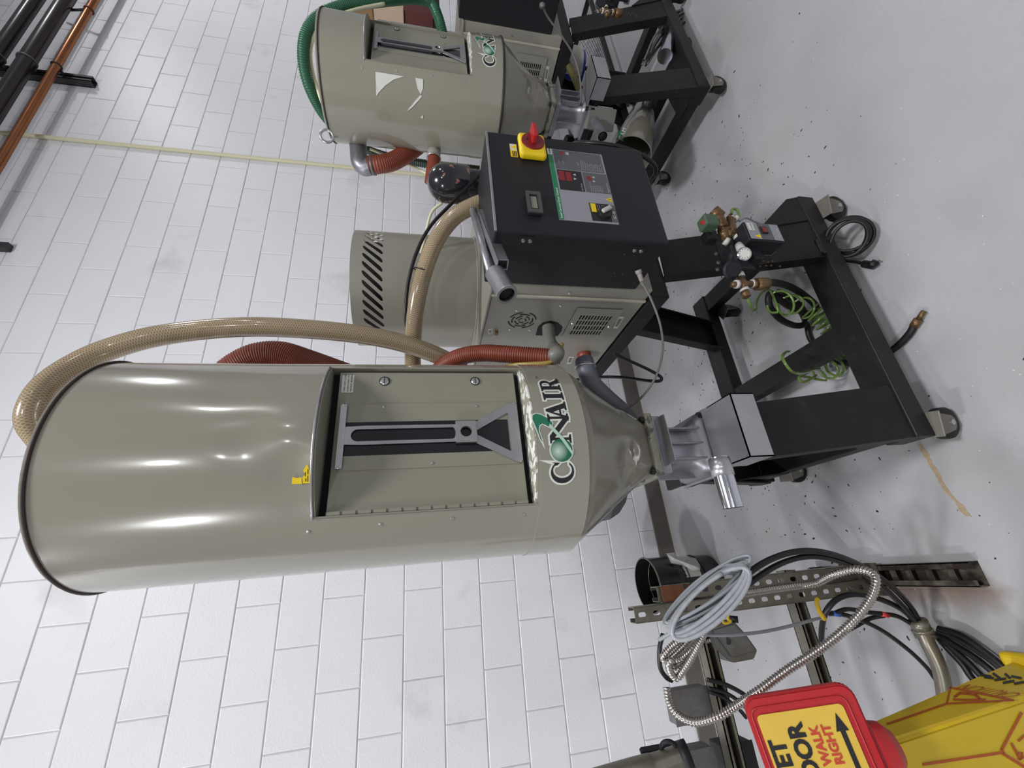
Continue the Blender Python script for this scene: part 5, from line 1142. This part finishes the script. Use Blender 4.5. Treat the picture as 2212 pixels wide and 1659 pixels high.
g0 = [(1440, 1196), (1456, 1194), (1464, 1205), (1484, 1204), (1502, 1206), (1512, 1222), (1516, 1234), (1496, 1236), (1474, 1220), (1450, 1216)]
for i, (x, y) in enumerate(g0): V.append(at(x, y, Y=-0.415 + rn.uniform(-0.012, 0.012)))
c_ = [at(1456, 1206, Y=-0.45), at(1484, 1217, Y=-0.45), at(1504, 1224, Y=-0.44)]; V += c_
F = [(0, 1, 10), (1, 2, 10), (2, 3, 11), (2, 11, 10), (3, 4, 11), (4, 5, 12), (4, 12, 11), (5, 6, 12), (6, 7, 12), (7, 8, 11), (7, 11, 12), (8, 9, 10), (8, 10, 11), (9, 0, 10)]
mk('sheet', V, F, mat('wrapper_white', (190, 188, 186), 0.5, rgb2=(196, 120, 112), v2=(0.62, 0.7), s2=18), bg, solid=0.002)

# ------------------------------------------------------------------ yellow caution cone with red direction plaque
m_cone = mat('yellow_cone_plastic', (208, 176, 22), 0.42, var=0.06, vscale=7, rgb2=(160, 132, 40), v2=(0.6, 0.85), s2=9)
br_ = at(2185, 1425, Z=0.02); tr_ = at(1850, 1568, D=0.90); fr_t = None; fr_b = at(2330, 1470, Z=0.02)
W_b = Vector((-0.27, -0.03, 0)); W_t = W_b * 0.445
cone = thing('caution_cone', Vector((fr_b.x - 0.12, (fr_b.y + br_.y) / 2, 0)), 'tall yellow square caution cone with orange-red lines in the bottom corner', 'safety cone')
_n = (fr_b - br_).cross(tr_ - br_).normalized(); _d = ray(1925, 1602); fr_t = CAM + _d * ((br_ - CAM).dot(_n) / _d.dot(_n))
bm = bmesh.new(); vs = [bm.verts.new(p) for p in (br_, fr_b, fr_b + W_b, br_ + W_b, tr_, fr_t, fr_t + W_t, tr_ + W_t)]
for f in ((0, 1, 5, 4), (1, 2, 6, 5), (2, 3, 7, 6), (3, 0, 4, 7), (4, 5, 6, 7), (3, 2, 1, 0)): bm.faces.new([vs[i] for i in f])
bmesh.ops.recalc_face_normals(bm, faces=bm.faces[:]); bmesh.ops.bevel(bm, geom=bm.edges[:], offset=0.008, segments=3, affect='EDGES')
autosmooth(from_bm('cone_body', bm, m_cone, cone), 30)
cb = (br_ + fr_b + W_b * 0.5 * 2) / 2; cb = (br_ + fr_b + fr_b + W_b + br_ + W_b) / 4
box('cone_foot', (cb.x - 0.165, min(fr_b.y, br_.y) - 0.02, 0.0), (max(br_.x, fr_b.x) + 0.018, max(fr_b.y, br_.y) + 0.022, 0.032), m_cone, cone, 0.012, seg=3)
nR = (fr_b - br_).cross(tr_ - br_).normalized()
if nR.x < 0: nR = -nR
nF = (fr_b + W_b - fr_b).cross(fr_t - fr_b).normalized()
if nF.y > 0: nF = -nF
m_or = mat('orange_red_ink', (172, 78, 20), 0.45)
def on_plane(px, py, P0, n, off): d = ray(px, py); k = (P0 - CAM).dot(n) / d.dot(n); return CAM + d * k + n * off
def stroke(pts, wpx, P0, n, nm='printed_line'):
    for a, b in zip(pts, pts[1:]):
        dx, dy = b[0] - a[0], b[1] - a[1]; L = math.hypot(dx, dy); nx, ny = -dy / L * wpx / 2, dx / L * wpx / 2; ex, ey = dx / L * wpx * 0.3, dy / L * wpx * 0.3
        slab(nm, [on_plane(x, y, P0, n, 0.0012) for x, y in ((a[0] - ex + nx, a[1] - ey + ny), (b[0] + ex + nx, b[1] + ey + ny), (b[0] + ex - nx, b[1] + ey - ny), (a[0] - ex - nx, a[1] - ey - ny))], n, 0.0003, m_or, cone)
stroke([(1917, 1565), (2045, 1521)], 4, br_, nR); stroke([(2045, 1521), (2053, 1486), (2190, 1514), (2045, 1521)], 3.5, br_, nR)
stroke([(1994, 1651), (2160, 1626)], 6, fr_b, nF); stroke([(2205, 1540), (2163, 1618), (2166, 1628), (2230, 1668)], 6, fr_b, nF)
stroke([(2184, 1606), (2196, 1628), (2204, 1640)], 5, fr_b, nF); stroke([(2196, 1628), (2200, 1640), (2208, 1636), (2206, 1626), (2197, 1627)], 4, fr_b, nF); stroke([(2199, 1600), (2212, 1588)], 5, fr_b, nF)
stroke([(2062, 1506), (2074, 1498), (2090, 1499), (2108, 1502), (2116, 1510)], 5, br_, nR); stroke([(2060, 1512), (2085, 1513), (2128, 1512)], 4, br_, nR)
def tplane(P0, n, o_px, a_px):
    O = on_plane(*o_px, P0, n, 0.0014); A = (on_plane(*a_px, P0, n, 0.0014) - O).normalized(); B = n.cross(A).normalized(); return lambda a, b: O + A * a + B * b
_wS, _wE, _wU = (2212, 1500), (2098, 1480), (-36, 9)
decal('printed_word', None, lambda a, b: on_plane(_wS[0] + (_wE[0] - _wS[0]) * a / 4.35 + _wU[0] * b / 0.7, _wS[1] + (_wE[1] - _wS[1]) * a / 4.35 + _wU[1] * b / 0.7, br_, nR, 0.0014), m_or, cone, text='CAUTION', size=1.0)
m_orig = m_or; m_or = m_ink
for (a, b) in (((2118, 1459), (2140, 1462)), ((2146, 1456), (2160, 1466)), ((2150, 1470), (2172, 1467)), ((2172, 1457), (2182, 1466)), ((2168, 1476), (2190, 1472)), ((2186, 1462), (2206, 1466)), ((2192, 1478), (2214, 1474)), ((2128, 1464), (2146, 1466))):
    stroke([a, b], 5, br_, nR)
m_or = m_orig
# the plaque
plq = [(1607, 1522), (1622, 1500), (1650, 1494), (1795, 1472), (1822, 1478), (1845, 1502), (1857, 1530), (1905, 1672), (1660, 1720)]
O = at(1750, 1600, D=0.86); nP = (at(1905, 1672, D=0.83) - at(1607, 1522, D=0.92)).cross(at(1840, 1480, D=0.88) - at(1607, 1522, D=0.92)).normalized()
if nP.dot(RF) > 0: nP = -nP
def pq(x, y, off=0.0): d = ray(x, y); k = (O - CAM).dot(nP) / d.dot(nP); return CAM + d * k + nP * off
tl, tr2 = pq(1607, 1510), pq(1838, 1474); br2 = pq(1905, 1672)
A = (tr2 - br2); UPp = -(pq(1838, 1474) - pq(1607, 1510)).normalized()     # towards the plaque's top edge
RTp = nP.cross(UPp).normalized()
if RTp.dot(pq(1800, 1474) - pq(1850, 1659)) < 0: RTp = -RTp
# plaque frame: origin at its top right corner
O2 = pq(1607, 1500); Wd = 0.242; Hh = 0.203
PL = lambda a, b, e=0.0: O2 + RTp * a + UPp * (b) + nP * e     # a<=0 left of the corner, b<=0 below it
sgn = thing('direction_plaque', PL(-Wd / 2, -Hh), 'red plastic plaque with yellow WET FLOOR WALK RIGHT panel on top of the yellow cone', 'sign')
m_redp = mat('red_plaque_plastic', (168, 36, 40), 0.38, var=0.05)
body = slab('plaque_body', [PL(a, b) for a, b in rect(-Wd, -Hh, -0.001, 0.010, 0.026, 6)], nP, 0.018, m_redp, sgn, 0.004)
slab('yellow_panel', [PL(a, b, 0.019) for a, b in rect(-Wd + 0.03, -0.1725, -0.0325, -0.0065, 0.009, 4)], nP, 0.0012, mat('yellow_panel', (206, 172, 66), 0.5, var=0.06, rgb2=(170, 140, 60), v2=(0.6, 0.85), s2=14), sgn)
rimp = [PL(a, b, 0.019) for a, b in rect(-Wd + 0.018, -0.183, -0.020, 0.001, 0.016, 6)]
tube('raised_rim', rimp + [rimp[0]], 0.0016, m_redp, sgn, 8, spline=False, cap=False)
T2 = lambda a0, b0: (lambda a, b: PL(a0 + a, b0 + b, 0.0212))
m_inkr = mat('plaque_red_ink', (182, 62, 40), 0.5)
decal('plaque_text', None, T2(-0.121, -0.041), m_ink, sgn, text='WET', size=0.0415, offset=0.0018, align='CENTER')
decal('plaque_text', None, T2(-0.121, -0.0845), m_ink, sgn, text='FLOOR', size=0.0415, offset=0.0018, align='CENTER')
decal('plaque_text', None, T2(-0.095, -0.1110), m_inkr, sgn, text='WALK', size=0.0225, offset=0.0009, align='CENTER')
decal('plaque_text', None, T2(-0.095, -0.1335), m_inkr, sgn, text='RIGHT', size=0.0225, offset=0.0009, align='CENTER')
decal('plaque_arrow', [[(-0.20, -0.158), (-0.0765, -0.158), (-0.0765, -0.165), (-0.046, -0.1535), (-0.0765, -0.142), (-0.0765, -0.149), (-0.20, -0.149)]], T2(0, 0), m_ink, sgn)
lathe('mount_boss', [(0.046, 0), (0.042, 0.02), (0.026, 0.034), (0, 0.036)], PL(-0.121, -Hh - 0.002), m_redp, sgn, 24, -UPp)

# ------------------------------------------------------------------ pipes and conduit on the wall
def pipe(z, y, r, m, label, name):
    P = [Vector((x, y, z)) for x in (-3.0, 12.5)]; T = thing(name, (3.7, y, z), label, 'pipe'); tube('pipe_run', P, r, m, T, 24, spline=False); return T
zc = (at(0, 338, Y=-0.12).z + at(211, 0, Y=-0.12).z) / 2; z2 = (at(0, 221, Y=-0.13).z + at(143, 0, Y=-0.13).z) / 2; z1 = (at(0, 100, Y=-0.13).z + at(81, 0, Y=-0.13).z) / 2
pc_ = pipe(zc, -0.12, 0.026, m_copper, 'copper pipe, lowest of the three pipes along the wall top', 'copper_pipe')
p2_ = pipe(z2, -0.13, 0.050, m_pipeblk, 'black insulated pipe next to the copper pipe', 'black_pipe')
p1_ = pipe(z1, -0.13, 0.046, m_pipeblk, 'black pipe highest up in the picture corner', 'black_pipe')
xb = at(140, 172, Y=-0.02).x
bk = thing('strut_bracket', (xb, -0.02, 4.4), 'dark steel strut bracket holding the pipes to the wall', 'bracket')
zb0 = at(200, 182, Y=-0.03).z
bm = bmesh.new(); bm_box(bm, (xb - 0.03, -0.005, zb0), (xb + 0.03, 0.0, 5.6)); bm_box(bm, (xb - 0.03, -0.055, zb0), (xb - 0.026, 0.0, 5.6)); bm_box(bm, (xb + 0.026, -0.055, zb0), (xb + 0.03, 0.0, 5.6)); bm_box(bm, (xb - 0.03, -0.055, zb0), (xb - 0.012, -0.051, 5.6)); bm_box(bm, (xb + 0.012, -0.055, zb0), (xb + 0.03, -0.051, 5.6))
from_bm('strut', bm, mat('dark_strut', (62, 60, 62), 0.5, 0.3), bk)
for par, z, y, r, m in ((pc_, zc, -0.12, 0.028, m_ink), (p2_, z2, -0.13, 0.053, m_galv), (p1_, z1, -0.13, 0.049, m_galv)):
    ringtube('pipe_clamp', (xb, y, z), (1, 0, 0), r, 0.006, m, par, 24, 6)
    box('clamp_ear', (xb - 0.008, y + r, z - 0.012), (xb + 0.008, -0.056, z + 0.006), m, par, 0.002)
for xx in (at(190, 22, Y=-0.12).x,): ringtube('pipe_clamp', (xx, -0.12, zc), (1, 0, 0), 0.029, 0.006, mat('copper_clamp', (110, 60, 44), 0.4, 0.6), pc_, 24, 6); tube('clamp_rod', [(xx, -0.12, zc + 0.03), (xx + 0.05, -0.06, zc + 0.25)], 0.010, m_ink, pc_, 10, spline=False)
xc_ = at(450, 332, Y=-0.012).x; tube_ = cyl('wall_conduit', (xc_, -0.013, 0.6), (xc_ + 0.005, -0.013, 5.6), 0.0145, m_cream, None, 16); tag(tube_, 'thin cream conduit running down the wall between the pipes and the dryers', 'conduit')
sb = at(2, 532, Y=-0.02); o = box('wall_clip', (sb.x - 0.03, -0.04, at(17, 534, Y=-0.03).z), (sb.x + 0.02, -0.001, sb.z + 0.2), mat('dark_strut', (62, 60, 62)), None, 0.003); tag(o, 'small dark bracket on the wall at the left picture edge', 'bracket')

# ------------------------------------------------------------------ around the second machine
hose('green_hose', 'green corrugated hose arching over the smaller hopper and down behind it', 'hose',
     [(748, 285, 2.35), (718, 268, 2.25), (690, 232, 2.12), (664, 175, 2.0), (655, 118, 1.96), (664, 66, 1.96), (694, 32, 1.98), (745, 13, 2.02), (820, 2, 2.1), (890, -3, 2.2), (930, 6, 2.25), (946, 35, 2.25), (958, 75, 2.28), (975, 120, 2.35)], 0.0250, m_green, 18, rings=0.004, pitch=0.010)
hose('cream_tube', 'cream tube following the inside of the green hose arch', 'tube', [(712, 262, 2.08), (690, 205, 2.04), (674, 150, 2.0), (671, 105, 1.98), (684, 68, 1.97), (712, 42, 1.98), (765, 22, 2.02), (830, 8, 2.1)], 0.0085, m_cream, 10)
for (a, b) in (((664, 66), (680, 72)), ((668, 175), (676, 160))): ringtube('cable_tie', at(*a, D=1.97), at(a[0] + 10, a[1] - 20, D=1.97) - at(*a, D=1.97), 0.030, 0.003, m_ink, hA if False else None, 18, 6) if False else None
el = thing('steel_elbow', at(778, 345, D=2.1), 'galvanised pipe elbow sticking out left of the smaller hopper', 'duct')
tube('elbow', [at(772, 296, D=2.15), at(774, 325, D=2.12), at(777, 350, D=2.10), at(787, 361, D=2.10), at(800, 360, D=2.10)], 0.041, m_cast, el, 26, n=8)
o = hose('corrugated_hose', 'rust-red corrugated hose leaving the galvanised elbow', 'hose', [(798, 357, 2.10), (820, 355, 2.10), (845, 350, 2.12), (872, 336, 2.15), (900, 316, 2.2), (925, 296, 2.25)], 0.043, m_orange, 22, rings=0.003, pitch=0.009)
tube('steel_band', [at(803, 358, D=2.10), at(809, 357.5, D=2.10)], 0.0455, m_galv, o, 24, spline=False)
o = hose('hopper_outlet', 'short taupe spigot with rust-red sleeve below the smaller hopper side', 'hose', [(938, 318, 2.15), (937, 345, 2.1), (934, 368, 2.08), (930, 396, 2.08)], 0.030, m_orange, 22)
tube('spigot', [at(938, 316, D=2.15), at(937, 344, D=2.1)], 0.0325, m_taupe2, o, 24, spline=False); ringtube('wire_clamp', at(937, 343, D=2.1), at(937, 350, D=2.1) - at(938, 330, D=2.12), 0.034, 0.003, m_zinc, o, 24, 6); tube('band', [at(935, 360, D=2.09), at(935, 366, D=2.09)], 0.0315, m_galv, o, 22, spline=False)
hose('green_hose', 'dark green corrugated hose passing behind the galvanised elbow', 'hose', [(770, 312, 2.3), (810, 330, 2.3), (860, 344, 2.3), (920, 354, 2.32), (985, 361, 2.34), (1045, 368, 2.36)], 0.021, mat('dark_green_hose', (46, 62, 50), 0.4), 16, rings=0.0045, pitch=0.011)
hose('cream_tube', 'cream tube crossing behind the rust-red hose to the spigot', 'tube', [(800, 322, 2.22), (850, 342, 2.2), (895, 362, 2.2), (930, 378, 2.2)], 0.0070, m_cream, 10)
# conical clear hopper with a green label
ct = thing('receiver_cone', at(1370, 270, D=2.3), 'tinted plastic receiver cone with green label lying below the far valve', 'cone')
a = at(1402, 196, D=2.42); b = at(1362, 335, D=2.22); dn = (b - a).normalized(); Lc = (b - a).length
lathe('cone_shell', [(0.018, 0), (0.028, 0.01), (0.088, Lc * 0.62), (0.104, Lc * 0.8), (0.108, Lc), (0.104, Lc), (0.100, Lc * 0.8)], a, mat('smoky_plastic', (118, 114, 104), 0.12, coat=0.8), ct, 40, dn, close=False)
gp = [(1338, 282), (1352, 287), (1346, 306), (1332, 297)]
cyP = [at(x, y, D=2.165) for x, y in gp]; lb = slab('green_label', cyP, -RF, 0.001, mat('panel_green', (28, 116, 76)), ct)
o_ = at(1344, 303, D=2.16); a_ = (at(1350, 287, D=2.16) - o_).normalized(); b_ = (at(1335, 300, D=2.16) - o_).normalized()
decal('label_text', None, lambda u, v: o_ + a_ * u + b_ * v, m_paper, ct, text='CAM', size=0.030)
# blue pail on a wire shelf unit
WS = thing('wire_shelf_unit', (4.0, -0.5, 0), 'black wire shelf unit behind the second cart', 'shelf')
for x in (3.45, 4.55):
    for y in (-0.85, -0.25): cyl('post', (x, y, 0), (x, y, 1.45), 0.014, m_black, WS, 12)
for z in (0.10, 0.45, 0.85, 1.42):
    for y in (-0.85, -0.25): box('shelf_rail', (3.45, y - 0.008, z - 0.02), (4.55, y + 0.008, z + 0.02), m_black, WS, 0.002)
    for x in (3.45, 4.55): box('shelf_rail', (x - 0.008, -0.85, z - 0.02), (x + 0.008, -0.25, z + 0.02), m_black, WS, 0.002)
    bm = bmesh.new()
    for k in range(28): x = 3.47 + k * 0.04; bm_box(bm, (x - 0.0015, -0.85, z + 0.012), (x + 0.0015, -0.25, z + 0.015))
    o = from_bm('shelf_wires', bm, m_black, WS); o['kind'] = 'stuff'
bpc = at(1330, 165, D=2.95); bpc.z = 0.470
m_blue = mat('blue_pail_plastic', (34, 66, 158), 0.3)
bpl = thing('blue_pail', Vector((bpc.x, bpc.y, bpc.z)), 'blue plastic pail with silver lid ring behind the far cart leg', 'pail')
lathe('pail_body', [(0.118, 0), (0.130, 0.2), (0.134, 0.205), (0.134, 0.235), (0.138, 0.34), (0, 0.34)], bpc, m_blue, bpl, 40)
lathe('pail_lid', [(0.0, 0.372), (0.13, 0.372), (0.146, 0.366), (0.148, 0.345), (0.140, 0.340)], bpc, m_blue, bpl, 40, close=False); ringtube('lid_ring', bpc + Vector((0, 0, 0.345)), (0, 0, 1), 0.147, 0.006, m_alu, bpl, 40, 6)
V = []; F = []
for i in range(13):
    a = R_(-165 + i * 12)
    for z in (0.02, 0.19): V.append(bpc + Vector((0.1315 * math.cos(a), 0.1315 * math.sin(a), z)))
for i in range(12): F.append((2 * i, 2 * i + 2, 2 * i + 3, 2 * i + 1))
mk('paper_label', V, F, m_paper, bpl, solid=0.001)
bu = bpl; 
for x, y, d_, w_, h_, lb_ in ((775, 26, 3.3, 0.20, 0.228, 'brown carton at the top edge beyond the smaller hopper'), (842, 20, 3.4, 0.19, 0.228, 'pale brown carton right of the brown one at the top edge'), (905, 18, 3.5, 0.17, 0.224, 'small dark red carton at the top edge')):
    c_ = at(x, y, D=d_); box_ = box('carton', (4.25 - w_, -0.73, c_.z - h_ / 2), (4.25 + w_, -0.45, c_.z + h_ / 2), mat('carton_' + ('brown', 'pale', 'dark_red')[0 if x < 800 else (1 if x < 880 else 2)], ((146, 112, 74), (196, 172, 148), (92, 44, 40))[0 if x < 800 else (1 if x < 880 else 2)], 0.7), None, 0.004); tag(box_, lb_, 'box')
hose('olive_bar', 'olive green bar slanting under the second dryer', 'bar', [(1196, 92, 2.62), (1222, 130, 2.55), (1246, 180, 2.5), (1262, 228, 2.45)], 0.020, mat('olive_strap', (98, 92, 54), 0.5), 10)
o = hose('probe_cable', 'thin grey cable with a ball end at the second control box', 'cable', [(1172, 14, 1.95), (1184, 38, 2.0), (1212, 76, 2.05), (1238, 118, 2.1), (1252, 165, 2.12), (1255, 212, 2.14), (1250, 228, 2.15)], 0.0048, mat('grey_sensor_cable', (98, 94, 90)), 8)
lathe('ball_end', [(0, -0.014), (0.010, -0.010), (0.014, 0), (0.010, 0.010), (0, 0.014)], at(1171, 12, D=1.95), m_galv, o, 14)
po = thing('polished_bottle', at(1448, 92, D=2.35), 'bright polished metal cylinder between the far cart legs', 'cylinder')
a = at(1452, 62, D=2.4); b = at(1436, 122, D=2.3)
lathe('bottle_body', [(0, 0), (0.030, 0), (0.034, 0.006), (0.034, (b - a).length * 0.75), (0.040, (b - a).length * 0.9), (0.040, (b - a).length), (0, (b - a).length)], a, m_polish, po, 28, b - a)
cyl('dark_base', at(1476, 96, D=2.4), at(1478, 130, D=2.36), 0.045, m_rubber, po, 24, 0.006)
rn = random.Random(5)
for i in range(8):
    x0 = 1500 - i * 9; L = [(1395 + rn.uniform(-12, 12), 135 + rn.uniform(-8, 8), 2.35), (1425 + rn.uniform(-10, 10), 82 + rn.uniform(-10, 10), 2.4), (1465 + rn.uniform(-14, 14), 40 + rn.uniform(-12, 12), 2.5), (1490 + i * 7, rn.uniform(-6, 22), 2.55), (1512 + i * 5, -30, 2.6)]
    o = hose('machine_cable', (('left', 'second', 'third', 'fourth', 'fifth', 'sixth', 'seventh', 'right')[i] + 'most dark cable of the fan at the top picture edge' if i in (0, 7) else ('left', 'second', 'third', 'fourth', 'fifth', 'sixth', 'seventh', 'right')[i] + ' dark cable from the left in the fan at the top picture edge'), 'cable', L, 0.0058, m_cable if i % 3 else mat('grey_sensor_cable', (98, 94, 90)), 8); o['group'] = 'cables fanning out at the far cart'
o = hose('cable_clip', 'small black cable clip on a thin lead below the far cart rail', 'clip', [(1430, 196, 2.28), (1450, 199, 2.25), (1466, 201, 2.22)], 0.0032, m_cable, 8)
tube('clip_arm', [at(1462, 203, D=2.2), at(1476, 190, D=2.2)], 0.010, m_rubber, o, 10, spline=False); tube('clip_arm', [at(1464, 200, D=2.2), at(1480, 210, D=2.2)], 0.011, m_rubber, o, 10, spline=False)
# spilled pellets and grit on the floor
rn = random.Random(11); bm = bmesh.new()
def grit(x, y, s):
    a = rn.uniform(0, PI); ex = s * rn.uniform(0.8, 1.8); ca_, sa_ = math.cos(a), math.sin(a)
    vs = [bm.verts.new((x + ca_ * u * ex - sa_ * v * s, y + sa_ * u * ex + ca_ * v * s, z)) for u, v, z in ((-1, -.6, 0), (1, -.7, 0), (.8, .7, 0), (-.9, .6, 0), (0, 0, s * 0.8))]
    for f in ((0, 1, 4), (1, 2, 4), (2, 3, 4), (3, 0, 4)): bm.faces.new([vs[i] for i in f])
for i in range(760):
    r_ = rn.random()
    if r_ < 0.30: x, y = rn.gauss(0.9, 0.5), rn.gauss(-0.75, 0.35)
    elif r_ < 0.62: x, y = rn.gauss(1.6, 0.35), rn.gauss(-1.1, 0.35)
    elif r_ < 0.85: x, y = rn.gauss(0.0, 0.35), rn.gauss(-1.0, 0.35)
    else: x, y = rn.uniform(-0.5, 2.6), rn.uniform(-1.9, -0.1)
    if y > -0.03: continue
    grit(x, y, rn.choice((0.0016, 0.0022, 0.003, 0.004)) * rn.uniform(0.7, 1.2))
o = from_bm('floor_grit', bm, m_ink); tag(o, 'dark pellets and grit scattered over the grey floor', 'debris', kind='stuff')
bm = bmesh.new()
for i in range(200): grit(rn.uniform(-0.3, 1.8), rn.uniform(-2.0, -0.4), rn.choice((0.0010, 0.0014)))
o = from_bm('white_grit', bm, m_white); tag(o, 'tiny white plastic chips scattered over the grey floor', 'debris', kind='stuff')
